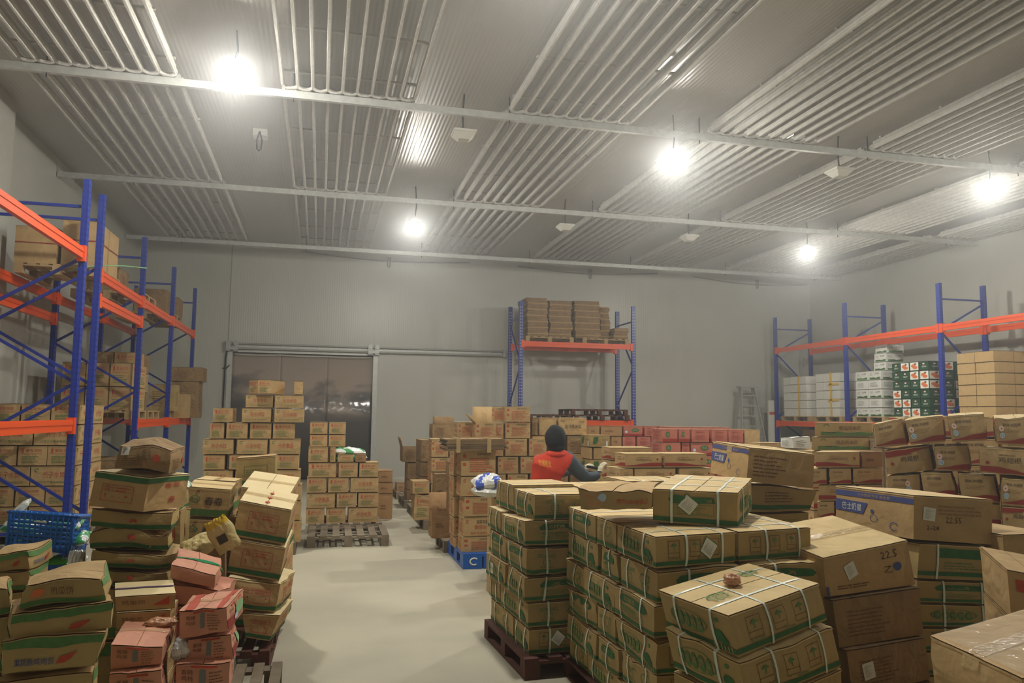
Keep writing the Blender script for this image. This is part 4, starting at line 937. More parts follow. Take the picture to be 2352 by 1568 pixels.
far(950, 992, 1138, 1178, 11.35, 'dump', 'crushed seal printed dumpling carton by the aisle, lower', 1, z0=.14, crush=.9)
far(937, 985, 1062, 1100, 14.0, 'old', 'dark leaning carton on the fifth aisle pallet', 0, n=2, d=.6)
far(926, 974, 1026, 1061, 14.0, 'old', 'dark open carton with spread flap on fifth aisle pallet', 0, op=[('L', .5, .25)], d=.6)
far(912, 937, 1108, 1140, 15.6, 'brown', 'small brown carton on the farthest aisle pallet', 0, z0=.14)
bag('shrink_film', (P(920, 1095, Y=15.7).x+.1, 15.8, P(920, 1108, Y=15.7).z+.0), (.3, .2, .1), 'film_dull', 'crumpled clear film heaped on the farthest aisle carton', 9, cat='film')
# ================================================================ red carton field
G5 = 'red cartons with green ovals'
pallet(4.3, 13.5, 0, 3.0, 1.2, 'wood_grey', 'long grey pallet under the farther red cartons')
r5 = [[(1352, 1378, dict(kind='brown', v=2)), (1379, 1430, dict(kind='brown', v=2)), (1431, 1477, dict(v=0)), (1480, 1510, dict(v=1)), (1514, 1545, dict(v=2))], [(1404, 1429, dict(kind='brown')), (1430, 1461, dict(v=1)), (1463, 1496, dict(v=1)), (1498, 1530, dict(v=0))], [(1404, 1440, dict(v=1)), (1442, 1474, dict(v=0)), (1476, 1511, dict(v=1)), (1512, 1545, dict(v=1))]]
rows(13.5, [977, 1001, 1025, 1049], r5, 'pinkg', ['red carton', 'farther red stack'], G5, fill=3, fz=.14, depth=.45)
r6 = [[(1522, 1559, dict(v=2)), (1560, 1587, dict(v=2)), (1588, 1631, dict(v=1)), (1634, 1673, dict(v=1)), (1674, 1711, dict(v=1)), (1712, 1748, dict(kind='plain'))], [(1520, 1566, dict(v=2)), (1567, 1587, dict(v=1)), (1588, 1640, dict(v=0)), (1642, 1690, dict(v=1)), (1692, 1740)], [(1520, 1560), (1562, 1600), (1602, 1645, dict(v=0)), (1647, 1690), (1692, 1735)]]
rows(10.9, [984, 1015, 1046, 1077], r6, 'pinkg', ['red carton', 'nearer red stack'], G5, fill=3, fz=.0, depth=.42)
r7 = [[(1545, 1590), (1592, 1640), (1642, 1680)], [(1545, 1590), (1592, 1640), (1642, 1680)]]
rows(11.6, [979, 1006, 1034], r7, 'pinkg', ['red carton', 'set-back middle red stack'], G5, fill=4, fz=.0, depth=.5)
# long kraft cartons with red waves right of the worker
G6 = 'long kraft cartons with a red wave right of the worker'
rows(8.7, [1026, 1056], [[(1402, 1500, dict(v=1))]], 'long', ['long red wave carton', 'stack nearest the worker right'], G6, fill=5, fz=0, depth=.4)
rows(8.0, [1040, 1074, 1107], [[(1436, 1524, dict(v=1)), (1526, 1627, dict(v=0))], [(1422, 1456, dict(v=1)), (1458, 1556, dict(v=0)), (1560, 1640)]], 'long', ['long red wave carton', 'middle wave stack'], G6, fill=4, fz=0, depth=.42)
# pale smeared patch kept as worn tape on the carton behind the worker
# ================================================================ right hand wave cartons
G7 = 'kraft cartons with red waves piled at right'
WV = [('wave', (2005, 974), (2074, 960), (2083, 1021), (2011, 1029), 6.5, 6.5, 0), ('wave', (2078, 964), (2164, 953), (2171, 1015), (2091, 1022), 6.4, 6.4, 0), ('wave', (2178, 953), (2264, 947), (2270, 1011), (2186, 1017), 6.3, 6.3, 0), ('wave', (2286, 959), (2378, 954), (2382, 1025), (2290, 1020), 6.2, 6.2, 0),
      ('wave', (2027, 1032), (2134, 1020), (2146, 1080), (2037, 1089), 6.5, 6.5, 2), ('wave', (2142, 1021), (2223, 1019), (2228, 1082), (2152, 1081), 6.4, 6.4, 0), ('wave', (2246, 1024), (2380, 1032), (2380, 1097), (2250, 1084), 6.2, 6.2, 5),
      ('wave', (2034, 1091), (2110, 1087), (2117, 1141), (2036, 1137), 6.5, 6.5, 3), ('wave', (2114, 1084), (2186, 1084), (2198, 1142), (2119, 1140), 6.4, 6.4, 0), ('wave', (2201, 1087), (2286, 1091), (2298, 1157), (2210, 1146), 6.3, 6.3, 0), ('wave', (2299, 1093), (2380, 1099), (2382, 1166), (2300, 1160), 6.2, 6.2, 0)]
WD = ['top layer, leftmost', 'top layer, second from left', 'top layer, third from left', 'top layer, at the photo edge', 'second layer, leftmost, upside down', 'second layer, middle', 'second layer, at the photo edge', 'third layer, leftmost', 'third layer, second from left', 'third layer, third from left', 'third layer, at the photo edge']
def stickers(c, face, u, v, o, s_=.03):
    W, H = c.sz(face); c.oval(face, u, v, s_/W, s_/H, 'sticker_pink', .005); c.oval(face, u, v, s_*.25/W, s_*.25/H, 'ink_grey', .0056); c.finish('round_sticker', o)
    c.oval(face, u+.02, v-.27, s_/W, s_/H, 'sticker_blue', .005); c.ring(face, u+.02, v-.27, s_*.6/W, s_*.5/H, 'ink_blue', .2, off=.0056); c.finish('round_sticker', o)
for k, (kd, tl, tr, br, bl, yl, yr, v) in enumerate(WV):
    cc = hb(tl, tr, br, bl, yl, yr, (.33, .32, .0) if k > 3 else (.38, .4, .02))
    o, c = carton(kd, cc, 'kraft carton with red wave, %s of pile at right' % WD[k], G7, v=v, crush=.55, bulge=.012)
    if k in (1, 2, 3, 5, 7, 10): stickers(c, 'F', .1 if k != 7 else .6, .62, o)
for k in (7, 8, 9, 10):
    kd, tl, tr, br, bl, yl, yr, v = WV[k]; cc = hb(tl, tr, br, bl, yl, yr, (.33, .32, .0))
    zb = min(q.z for q in cc[:4])
    under(cc, 4, 'wave', ['kraft carton with red wave, %s layer, below %s one' % (ORD[3+q], ['leftmost', 'second', 'third', 'edge'][k-7]) for q in range(4)], G7, v=2 if k == 10 else 0)
for k, (x0, x1) in enumerate(((5.0, 5.45), (5.5, 6.0), (6.05, 6.55))):
    z = P(2150, 955, Y=6.4).z
    carton('wave', ab(x0+1.3, x1+1.3, 7.1, 7.6, z-.22, z-.0, .01), 'kraft carton behind the right wave pile top, %s from left' % ORD[k], G7, crush=.5)
    under(ab(x0+1.3, x1+1.3, 7.1, 7.6, z-.23, z-.02), 5, 'wave', ['kraft carton %s layer down behind right wave pile, %s column' % (ORD[q+1], ORD[k]) for q in range(5)], G7)
# stack between: green brush cartons and wide wave cartons
G8 = 'cartons left of the right wave pile'
rows(7.6, [968, 1002, 1034], [[(1871, 2006, dict(v=0))], [(1865, 1999, dict(v=0))]], 'brush', ['kraft carton with green brush print', 'pair left of wave pile'], G8, fill=0, depth=.3, skew=.26)
zb = P(1930, 1034, Y=7.6).z
xa = P(1865, 1030, Y=7.6).x; under(ab(xa, xa+.56, 7.6, 7.96, zb, zb+.1), 6, 'long', ['long kraft carton, %s below the green brush pair' % ORD[k] for k in range(6)], G8)
w7 = [[(1874, 1978, dict(v=0))], [(1860, 1903, dict(kind='wave', v=0)), (1905, 1958, dict(kind='wave', v=0)), (1960, 2028, dict(kind='wave', v=0))], [(1880, 1970, dict(kind='long', v=0)), (1972, 2030, dict(kind='wave', v=1))], [(1878, 1920, dict(kind='wave', v=1)), (1922, 1980, dict(kind='wave', v=1)), (1982, 2030, dict(kind='wave', v=1))]]
rows(6.9, [1036, 1074, 1112, 1150, 1188], w7, 'long', ['red wave carton', 'stack behind blue banded cartons'], G8, fill=3, fz=0, depth=.36, skew=.3)
cc = hb((1980, 1036), (2029, 1036), (2029, 1073), (1980, 1073), 6.95, 6.95, (0, .4, 0)); carton('brown', cc, 'brown carton standing in for the shaded side of the wide wave carton', G8)  # added carton, its brown stands for the wave carton's side in shade
cc = hb((1819, 1006), (1862, 1004), (1864, 1030), (1822, 1030), 8.6, 8.6, (.05, .35, 0)); carton('white', cc, 'white film-wrapped carton behind the blue banded carton', None, crush=.7); under(cc, 5, 'plain', ['kraft carton, %s below the white film-wrapped carton' % ORD[k] for k in range(5)], 'kraft cartons under the white one')
cc = hb((1999, 1010), (2008, 1010), (2008, 1034), (1999, 1034), 7.65, 7.65, (0, .3, 0)); o, c = carton('white', cc, 'sliver of white carton right of the green brush pair', None); under(cc, 6, 'plain', ['kraft carton, %s below the white sliver carton' % ORD[k] for k in range(6)], 'kraft cartons under the white sliver')
rows(9.2, [1016, 1042], [[(1745, 1788), (1790, 1815), (1870, 1900)]], 'plain', ['plain kraft carton', 'low line before right rack'], G8, fill=5, fz=0, depth=.4)
# ================================================================ near right strapped stacks
G9 = 'strapped cartons with a green band on the front left pallet'
def uv(p, q, s): return (p[0]*(1-s)+q[0]*s, p[1]*(1-s)+q[1]*s)
pallet(1.30, 4.86, 0, 1.05, 1.0, 'wood_red', 'dark worn wooden pallet under the strapped cartons beside the aisle', yaw=.05, h=.13)
zz = [1.15, .975, .81, .63, .465, .3, .13]
xo = [.05, -.01, 0, -.02, .01, .02]; split = [.5, .62, .5, .45, .7, .36]
vs = [(3, 1), (0, 1), (3, 0), (0, 1), (3, 1), (2, 1)]
for k in range(6):
    fx = 1.32+xo[k]; fy = 4.93; bx_, by_ = fx-.05, 5.86
    L1 = (fx+(bx_-fx)*split[k], fy+(by_-fy)*split[k]); rd = (math.cos(.07), math.sin(.07))
    wd = .47; cr = [.25, .7, 1.0, .9, .25, .35][k]
    Ft = (fx, fy); Rt = (fx+rd[0]*wd, fy+rd[1]*wd)
    cc = wb(Ft, (L1[0]+.0, L1[1]-.008), Rt, zz[k+1], zz[k]-.004)
    sides = (('x', .28),) if k != 2 else (('x', .35),)
    o, c = carton('strap', cc, 'strapped carton with green band, %s layer, front corner of aisle pallet%s' % (ORD[k], ['', '', ', torn', ', bulging', '', ', upside down'][k]), G9, v=vs[k][0], crush=cr, bulge=.014, faces='', straps=[('x', .3), ('y', .22 if k else .35), ('y', .8)])
    pr_strap(c, 'F', vs[k][0]); pr_strap(c, 'L', vs[k][1]); c.finish('front_print', o)
    if k == 5: c.sticker('F', .42, .6, .05, .9, o, rim='ink_green')
    L2 = (bx_, by_); R2 = (L1[0]+rd[0]*.47, L1[1]+rd[1]*.47)
    cc = wb((L1[0], L1[1]+.004), L2, R2, zz[k+1], zz[k]-.004+.02*(k == 0))
    o, c = carton('strap', cc, 'strapped carton with green band, %s layer, rear left of aisle pallet' % ORD[k], G9, v=k, crush=.4, bulge=.012, straps=[('y', .25), ('y', .75)])
    if k == 3: c.sticker('L', .4, .5, .05, 0, o)
    fR = (fx+.485, fy+.03); cc = wb(fR, (fR[0]-.05, fR[1]+.85), (fR[0]+.46, fR[1]+.03), zz[k+1], zz[k]-.004)
    if k == 0 or k > 0: carton('strap', cc, 'strapped carton with green band, %s layer, right side of aisle pallet' % ORD[k], G9, v=k+1, crush=.3, straps=[('x', .3), ('y', .5)])
G10 = 'strapped cartons with a green band in the middle front stack'
C0 = (1.61, 3.58); rowA = [.0, .50, .80, 1.3]; rowB = [.0, .50, .98, 1.32]; rowC = [0, .46, .76, 1.3]
ht = .165; top = 1.078
for k in range(6):
    pat = [rowA, rowC, rowB, rowA, rowC, rowB][k]; z1_ = top-ht*k; z0_ = z1_-ht if k < 5 else .12
    for j in range(3):
        for col in range(2):
            if col == 1 and j > 0 and k > 0: continue
            jx = R.uniform(-.015, .015) if k else 0; a = .17 if (j == 0 and k == 0) else .06; rd = (math.cos(a), math.sin(a)); wd = .5
            f = (C0[0]+jx+col*.51*rd[0]-.01*j, C0[1]+pat[j]+.004+col*.51*rd[1]); l = (f[0]-.01, C0[1]+pat[j+1]-.006+col*.51*rd[1]); r_ = (f[0]+rd[0]*wd, f[1]+rd[1]*wd)
            cc = wb(f, l, r_, z0_, z1_-.004); cr = .25 if k == 0 else R.uniform(.4, .95)
            stp = [('y', .27), ('y', .78)] if (pat[j+1]-pat[j]) > .4 else [('y', .5)]
            if j == 0: stp += [('x', .36)] + ([('x', .82)] if k == 0 else [])
            o, c = carton('strap', cc, 'strapped carton, %s layer down, %s back, %s column, middle front stack' % (ORD[k], ORD[j], ['left', 'right'][col]), G10, v=0, crush=cr, bulge=.012, faces='', straps=stp)
            pr_strap(c, 'F', 2 if k != 1 else 0); pr_strap(c, 'L', [1, 3, 0][(j+k) % 3]); c.finish('side_print', o)
            if j == 0 and k == 0 and col == 0: c.sticker('F', .64, .55, .055, .95, o, rim='ink_green')
pallet(1.58, 3.5, 0, 1.2, 1.45, 'wood_red', 'dark wooden pallet under the middle front strapped stack', h=.12)
# farther strapped tops behind
G11 = 'strapped cartons behind the front stacks'
for k, (x0, y0) in enumerate(((2.45, 6.0), (2.55, 5.2), (3.08, 5.3), (2.98, 5.95))):
    zt = 1.13 if k != 1 else 1.12
    cc = ab(x0, x0+.5, y0, y0+.5, zt-.17, zt, .01); carton('strap', cc, 'strapped carton, top of %s column behind the front stacks' % ORD[k], G11, v=k, crush=.4, straps=[('x', .3), ('x', .7)])
    under(cc, 5, 'strap', ['strapped carton, %s layer down, %s column behind front stacks' % (ORD[q+1], ORD[k]) for q in range(5)], G11)
# carton lying on the middle stack, folded flat one and the top one with sticker
cc = hb((1328, 1127), (1496, 1129), (1495, 1171), (1333, 1173), 4.02, 3.9, dvp((1328, 1127), 4.02, (1378, 1104), 4.42))
o, c = carton('olive', cc, 'torn kraft carton with blue round sticker on the middle front stack', None, crush=1.2, prints=lambda c, f, v=0: (c.text(f, '肉鸡调理食品', .55, .3, .95, .55, 'ink_red') if f == 'F' else None))
W_, H_ = c.sz('F'); c.oval('F', .36, .72, .022/W_, .018/H_, 'sticker_blue', .006); c.poly('F', [(.04, .9), (.44, .92), (.3, .05), (.12, .08)], 'kraft', .0035); c.lines('F', .1, .2, .32, .8, 5, 'ink_orange', 3, .3); c.finish('round_sticker', o)
cc = hb((1497, 1120), (1696, 1130), (1696, 1214), (1497, 1198), 3.95, 3.82, dvp((1497, 1120), 3.95, (1552, 1087), 4.42))
o, c = carton('strap', cc, 'strapped carton with tilted label on top of the middle front stack', None, v=0, crush=.45, faces='', straps=[('x', .22), ('x', .77), ('y', .3), ('y', .7)])
c.poly('F', [(.22, .62), (.18, .74), (.26, .88), (.45, .84), (.72, .84), (.74, .66)], 'ink_dkgreen'); c.text('F', '双椒', .62, .68, .7, .8, 'kraft', .0044); c.rect('F', 0, .06, 1, .2, 'ink_dkgreen'); c.frame('F', .25, .28, .72, .6, 'ink_green', .002); c.lines('F', .28, .32, .7, .58, 4, 'ink_green', 3, .3); pr_strap(c, 'R', 1); c.finish('front_print', o)
c.sticker('F', .42, .6, .055, .9, o, rim='ink_green')
# nearest stack
G12 = 'strapped cartons in the stack nearest the camera'
dv1 = dvp((1673, 1411), 2.95, (1508, 1350), 3.36)
cc = hb((1673, 1411), (1885, 1336), (1905, 1424), (1697, 1513), 2.95, 3.22, dv1)
o, c = carton('strap', cc, 'strapped carton topmost of nearest stack, balled tape on its lid', G12, v=0, crush=.3, bulge=.012, faces='', straps=[('x', .36), ('x', .78), ('y', .24), ('y', .76)])
pr_strap(c, 'F', 2); pr_strap(c, 'L', 1); c.text('T', '双椒鸡块', .12, .3, .3, .5, 'ink_green', .009); c.ring('T', .2, .42, .1, .08, 'ink_green', .12, .2, 4, .009); c.text('T', '双椒鸡块', .68, .62, .86, .8, 'ink_green', .009); c.ring('T', .78, .7, .1, .07, 'ink_green', .12, .2, 4, .009); c.finish('printed_side', o)
tp = cc
cz = (Vector(tp[4])+Vector(tp[5])+Vector(tp[6])+Vector(tp[7]))/4
pb = P(1682, 1338, Y=3.3); pb = Vector((pb.x, pb.y, cz.z+.035))
bag('tape_ball', (pb.x, pb.y, cz.z+.022), (.035, .03, .028), 'tape_ball', 'crumpled ball of brown packing tape on the nearest strapped carton', 21, cat='tape ball', k=.3)
px = [(1697, 1518), (1915, 1434), (1936, 1530), (1722, 1622)]
dv2 = dvp((1697, 1518), 2.93, (1522, 1440), 3.3)
dz = Vector((0, 0, 0)); cc2 = hb(*px, 2.93, 3.2, dv2)
o, c = carton('strap', cc2, 'strapped carton second from top of the nearest stack', G12, v=0, crush=.5, bulge=.012, faces='', straps=[('x', .3), ('x', .82), ('y', .3), ('y', .8)])
pr_strap(c, 'F', 2); pr_strap(c, 'L', 1); c.finish('printed_side', o)
under([p+Vector((.0, .0, -.004)) for p in cc2[:4]]+cc2[4:], 3, 'strap', ['strapped carton %s from top of the nearest stack' % ORD[2+q] for q in range(3)], G12, v=3, straps=[('x', .3), ('y', .5)])
# ---------------- blue banded cartons
cc = hb((1721, 1026), (1874, 1041), (1869, 1122), (1714, 1106), 5.05, 5.0, dvp((1721, 1026), 5.05, (1636, 1011), 5.5))
o, c = carton('blue', cc, 'kraft carton with blue band high on pile, shiny tape on its side', None, crush=.35, faces='L', tape=dict(wd=.06))
c.lines('F', .08, .2, .6, .85, 6, 'ink_brown', 2, .35); c.finish('side_print', o)
for i in range(4):
    u = .2+.18*i; c.poly('F', [(u, .35), (u+.02, .35), (u+.1, .95), (u+.085, .95)], 'film_clear', .006)
c.finish('tape_strip', o)
c0 = hb((1729, 1110), (1877, 1125), (1859, 1173), (1726, 1178), 5.1, 5.05, (-.02, .42, 0))
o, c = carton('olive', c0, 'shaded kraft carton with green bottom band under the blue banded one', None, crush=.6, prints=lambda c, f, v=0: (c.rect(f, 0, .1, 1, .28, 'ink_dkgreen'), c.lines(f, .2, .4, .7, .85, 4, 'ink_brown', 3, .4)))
under(c0, 6, 'olive', ['kraft carton, %s below the shaded green banded carton' % ORD[q] for q in range(6)], 'cartons under the high blue banded one')
cc = hb((2099, 1135), (2284, 1145), (2282, 1251), (2098, 1239), 4.05, 3.98, dvp((2099, 1135), 4.05, (1918, 1112), 4.62))
o, c = carton('blue', cc, 'kraft carton with blue band and handwritten number at right', None, crush=.15, faces='L')
c.text('F', '22.55', .4, .42, .6, .56, 'ink_pen'); c.text('F', '2-28', .16, .24, .32, .34, 'ink_pen'); c.rect('F', .1, .1, .9, .101, 'ink_brown'); c.lines('F', .3, .6, .9, .85, 3, 'kraft_brown', 3, .5); c.finish('handwriting', o)
c.sticker('F', .19, .6, .055, -.08, o)
c1_ = hb((2111, 1245), (2302, 1254), (2305, 1336), (2106, 1328), 4.05, 3.98, (-.12, .5, 0))
o, c = carton('strap', c1_, 'strapped carton with green print under the numbered blue carton', None, crush=.4, faces='', straps=[('x', .22), ('x', .78)])
c.rect('F', .22, .62, .88, .9, 'ink_dkgreen'); c.rect('F', 0, .1, 1, .22, 'ink_dkgreen'); c.lines('F', .3, .3, .8, .55, 3, 'ink_green', 4, .3); c.finish('front_print', o)
under(c1_, 5, 'strap', ['strapped carton, %s below the green printed one at right' % ORD[q] for q in range(5)], 'strapped cartons under the numbered one', straps=[('x', .3), ('x', .75)], v=0)
c2_ = hb((2302, 1226), (2420, 1222), (2420, 1330), (2306, 1318), 3.9, 3.8, (0, .45, 0)); carton('plain', c2_, 'plain kraft carton at the photo right edge behind the corner carton', None, crush=.3)
under(c2_, 4, 'plain', ['plain kraft carton, %s below the right edge one' % ORD[q] for q in range(4)], 'plain cartons at the right edge')
c3_ = hb((2312, 1306), (2440, 1330), (2440, 1450), (2322, 1420), 3.3, 3.2, (.16, .33, .06)); carton('plain', c3_, 'kraft carton with red mark cut by the right photo edge', None, crush=.3, extra=lambda c: c.rect('F', .15, .6, .3, .85, 'ink_red')); under(c3_, 4, 'plain', ['kraft carton, %s below the one at right edge' % ORD[q] for q in range(4)], 'red marked cartons at the right edge')
# big carton with 22.5
G13 = 'large kraft cartons in the near right stack'
cb = hb((1889, 1279), (2084, 1238), (2106, 1343), (1900, 1372), 3.6, 3.75, dvp((1889, 1279), 3.6, (1722, 1214), 4.05))
o, c = carton('blue', cb, 'large kraft carton with handwritten 22.5 and glossy taped lid', G13, crush=.35, faces='', tape=dict(wd=.07))
c.poly('L', [(.02, .02), (.02, .4), (.7, .5), (.66, .1)], 'ink_blue'); c.rect('F', 0, .0, .03, .25, 'ink_blue'); c.text('F', '22.5', .64, .7, .84, .88, 'ink_pen'); c.text('F', '乙', .66, .36, .76, .52, 'ink_pen'); c.oval('F', .82, .48, .05, .1, 'ink_blue'); c.lines('F', .12, .14, .6, .26, 2, 'ink_brown', 2, .5); c.finish('handwriting', o)
c.sticker('F', .28, .56, .055, .35, o)
cb2 = hb((1914, 1377), (2114, 1347), (2124, 1457), (1928, 1489), 3.58, 3.72, dvp((1914, 1377), 3.58, (1800, 1340), 3.95))
o, c = carton('old', cb2, 'large kraft carton with faint print, second in the near right stack', G13, crush=.35)
cb3 = hb((1944, 1492), (2127, 1462), (2140, 1560), (1958, 1600), 3.55, 3.7, dvp((1914, 1377), 3.58, (1800, 1340), 3.95))
o, c = carton('old', cb3, 'large kraft carton with white sticker, third in the near right stack', G13, crush=.2); c.sticker('F', .22, .5, .06, .12, o)
under(cb3, 2, 'old', ['large kraft carton, %s from top of near right stack' % ORD[3+q] for q in range(2)], G13)
cb4 = hb((2134, 1453), (2342, 1553), (2350, 1690), (2142, 1570), 2.75, 2.25, dvp((2134, 1453), 2.75, (2390, 1385), 3.15))
o, c = carton('plain', cb4, 'big film-wrapped kraft carton at the bottom right corner', None, crush=.5, bulge=.01, tape=dict(wd=.09))
c.grid('T', .02, .02, .98, .98, 'film_clear', 16, 12, off=.012); c.finish('plastic_film', o)
under(cb4, 2, 'plain', ['kraft carton, %s below the bottom right corner one' % ORD[q] for q in range(2)], 'cartons under the corner one')
# ================================================================ right rack loads
ZR = 1.57
def rl(y0, y1, lab): pallet(12.5, y0, ZR, 1.15, y1-y0, 'wood_pale', lab, group='pallets on racks')
rl(18.0, 19.3, 'pale pallet under the left wrapped foam boxes on right rack'); rl(16.7, 17.85, 'pale pallet under the right wrapped foam boxes on right rack')
rl(15.2, 16.3, 'pale pallet under the white cartons on right rack'); rl(13.75, 15.0, 'pale pallet under the dark green cartons on right rack'); rl(12.1, 13.2, 'pale pallet under the kraft cartons on right rack')
def rload(y0, y1, rowsn, h, kinds, nx, ny, what, where, group, x0=12.52, x1=13.5, **kw):
    z = ZR+.14; n = 0
    for r_ in range(rowsn):
        for j in range(ny):
            for i in range(nx):
                if i > 0 and j > 0 and r_ < rowsn-1: continue
                a = x0+(x1-x0)*i/nx; b_ = x0+(x1-x0)*(i+1)/nx; c0 = y0+(y1-y0)*j/ny; c1_ = y0+(y1-y0)*(j+1)/ny
                carton(kinds[(r_+i+2*j) % len(kinds)], ab(a+.004, b_-.004, c0+.004, c1_-.004, z, z+h-.004, .006), '%s, %s up, %s back, %s across, %s' % (what, ORD[r_], ORD[j], ORD[i], where), group, v=(r_*2+i+3*j) % 5, **kw)
        z += h
    return z
zt = rload(18.15, 19.2, 5, .215, ['foam'], 2, 3, 'white foam box', 'left film-wrapped rack load', 'white foam boxes on the right rack', faces='', bulge=.003)
rload(16.8, 17.75, 5, .22, ['foam'], 2, 3, 'white foam box', 'right film-wrapped rack load', 'white foam boxes on the right rack', faces='', bulge=.003)
for (y0, y1, zt_, lab, st) in ((18.13, 19.22, ZR+.14+5*.215, 'yellow taped clear film around the left foam box load', .02), (16.78, 17.77, ZR+.14+5*.22, 'yellow taped clear film around the right foam box load', .02)):
    t = thing('wrapping_film', (12.5, y0, ZR+.14), lab, 'plastic film')
    mb = MB(); n = 10
    for i in range(n):
        a = y0+(y1-y0)*i/n; b_ = y0+(y1-y0)*(i+1)/n; mb.quad([(12.503, b_, ZR+.15), (12.503, a, ZR+.15), (12.503, a, zt_+.01), (12.503, b_, zt_+.01)], 'film_dull')
    mb.quad([(12.503, y0, ZR+.15), (13.51, y0, ZR+.15), (13.51, y0, zt_+.01), (12.503, y0, zt_+.01)], 'film_dull'); mb.build('film_sheet', t)
    for y in (y0+.32,): mb = MB(); mb.box(12.496, 12.5, y-.03, y+.03, ZR+.15, zt_+.01, 'ink_yellow'); mb.build('tape_band', t)
    for z in (ZR+.55, ZR+.95) if y0 < 17 else (): mb = MB(); mb.box(12.496, 12.5, y0, y0+.45, z-.02, z+.02, 'ink_yellow'); mb.build('tape_band', t)
rload(15.3, 16.2, 5, .215, ['whiteg', 'white'], 2, 2, 'white carton with green wave', 'white load on right rack', 'white cartons on the right rack')
z = ZR+.14+5*.215
for k in range(3): carton('whiteg', ab(12.7+.02*k, 13.2, 15.35, 15.75, z+.2*k*0+.205*k, z+.205*(k+1)-.004, .01), 'white carton with green wave, %s of the raised column on right rack' % ORD[k], 'white cartons on the right rack', v=k)
rload(13.85, 14.95, 6, .2, ['dgreen'], 3, 4, 'dark green carton', 'green load on right rack', 'dark green cartons on the right rack', crush=.05)
rload(12.2, 13.1, 6, .215, ['plain'], 2, 2, 'kraft carton', 'load nearest the right photo edge', 'kraft cartons on the right rack')
DY = (13.65, 14.6, 15.5, 16.7, 17.8)
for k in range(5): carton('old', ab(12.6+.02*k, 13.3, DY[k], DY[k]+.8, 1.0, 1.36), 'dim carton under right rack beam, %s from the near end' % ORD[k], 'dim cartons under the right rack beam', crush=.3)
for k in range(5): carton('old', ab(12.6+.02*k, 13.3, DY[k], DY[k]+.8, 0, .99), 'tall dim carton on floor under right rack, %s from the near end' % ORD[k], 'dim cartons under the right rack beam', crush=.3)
# ================================================================ flattened cardboard on the back rack
ZS = 3.5
for k, (x0, x1) in enumerate(((4.95, 6.2), (6.45, 7.7))): pallet(x0, 18.65, ZS, x1-x0, 1.0, 'wood_pale', 'pale pallet %s on top level of the cardboard rack' % ['left', 'right'][k], group='pallets on racks')
def flatstack(x0, x1, y0, y1, z0, z1, label, step=.03):
    t = thing('cardboard_stack', ((x0+x1)/2, y0, z0), label, 'cardboard stack', 'stacks of flattened cardboard on the back rack')
    n = int((z1-z0)/step); sx = 0
    for i in range(n):
        mb = MB(); sx = max(-.025, min(.025, sx+R.uniform(-.022, .022))); z = z0+(z1-z0)*i/n; h = (z1-z0)/n*.8; g = .02*math.sin(i*1.1)
        mb.hexa([(x0+sx, y0+g, z), (x1+sx, y0-g, z), (x1+sx, y1, z), (x0+sx, y1, z), (x0+sx, y0+g, z+h), (x1+sx, y0-g, z+h*1.15), (x1+sx, y1, z+h), (x0+sx, y1, z+h)], 'kraft' if i % 5 == 2 else 'kraft_old'); mb.build('flat_sheet', t)
flatstack(4.98, 5.51, 18.7, 19.6, ZS+.14, 4.62, 'tall stack of flattened brown cardboard, leftmost on the back rack')
flatstack(5.58, 6.17, 18.72, 19.6, ZS+.14, 4.58, 'tall stack of flattened cardboard, second from left on back rack')
flatstack(6.25, 6.92, 18.7, 19.6, ZS+.14, 4.6, 'tall stack of flattened cardboard, third from left on back rack')
flatstack(7.0, 7.26, 18.9, 19.5, ZS+.14, 4.5, 'narrow ragged stack of flattened cardboard, right of the tall ones')
flatstack(7.32, 7.7, 18.68, 19.2, ZS+.14, 3.93, 'low stack of flattened cardboard at the rack right end')
for k in range(3): pallet(5.0+.15*k if k < 2 else 6.1, 18.5, 1.55+.14*min(k, 1)*0+(.0 if k == 0 else (.14 if k == 1 else .14)), 1.1 if k < 2 else 1.5, 1.1, 'wood_red', ['dark red pallet lying lowest on the cardboard rack', 'dark red pallet, left of the upper two on cardboard rack', 'dark red pallet, right of the upper two on cardboard rack'][k], group='dark pallets on the cardboard rack') if k != 1 else None
pallet(6.2, 18.5, 1.55, 1.45, 1.1, 'wood_red', 'dark red pallet lying under the other at right on cardboard rack', group='dark pallets on the cardboard rack')
# ladder
t = thing('step_ladder', (11.8, 19.8, 0), 'aluminium step ladder standing against the back wall', 'ladder')
for (x0, x1, y0, y1) in ((11.55, 11.35, 19.75, 19.45), (11.95, 12.3, 19.75, 19.45), (11.55, 11.4, 19.85, 20.2), (11.95, 12.2, 19.85, 20.2)):
    mb = MB(); mb.bar((x0, y0, 2.5), (x1, y1, 0), .035, .07, 'steel', up=(0, 1, 0)); mb.build('rail', t)
for k in range(8):
    z = .28+k*.285; u = (2.5-z)/2.5; mb = MB(); mb.box(11.55-.2*u, 11.95+.35*u, 19.72-.3*u, 19.8-.3*u, z-.015, z+.015, 'steel'); mb.build('tread', t)
mb = MB(); mb.box(11.48, 12.02, 19.7, 19.92, 2.5, 2.545, 'steel'); mb.build('top_cap', t)
mb = MB(); x = P(1766, 960, Y=19.6).x; x2 = P(1779, 960, Y=19.6).x; mb.box(x, x2, 19.6, 19.66, 0, 2.15, 'white_enamel'); mb.box(x+.02, x2, 19.59, 19.6, 1.75, 1.83, 'ink_red'); tag(mb.build('white_board', loc=(x, 19.6, 0)), 'narrow white board standing upright beside the right rack end post', 'board')
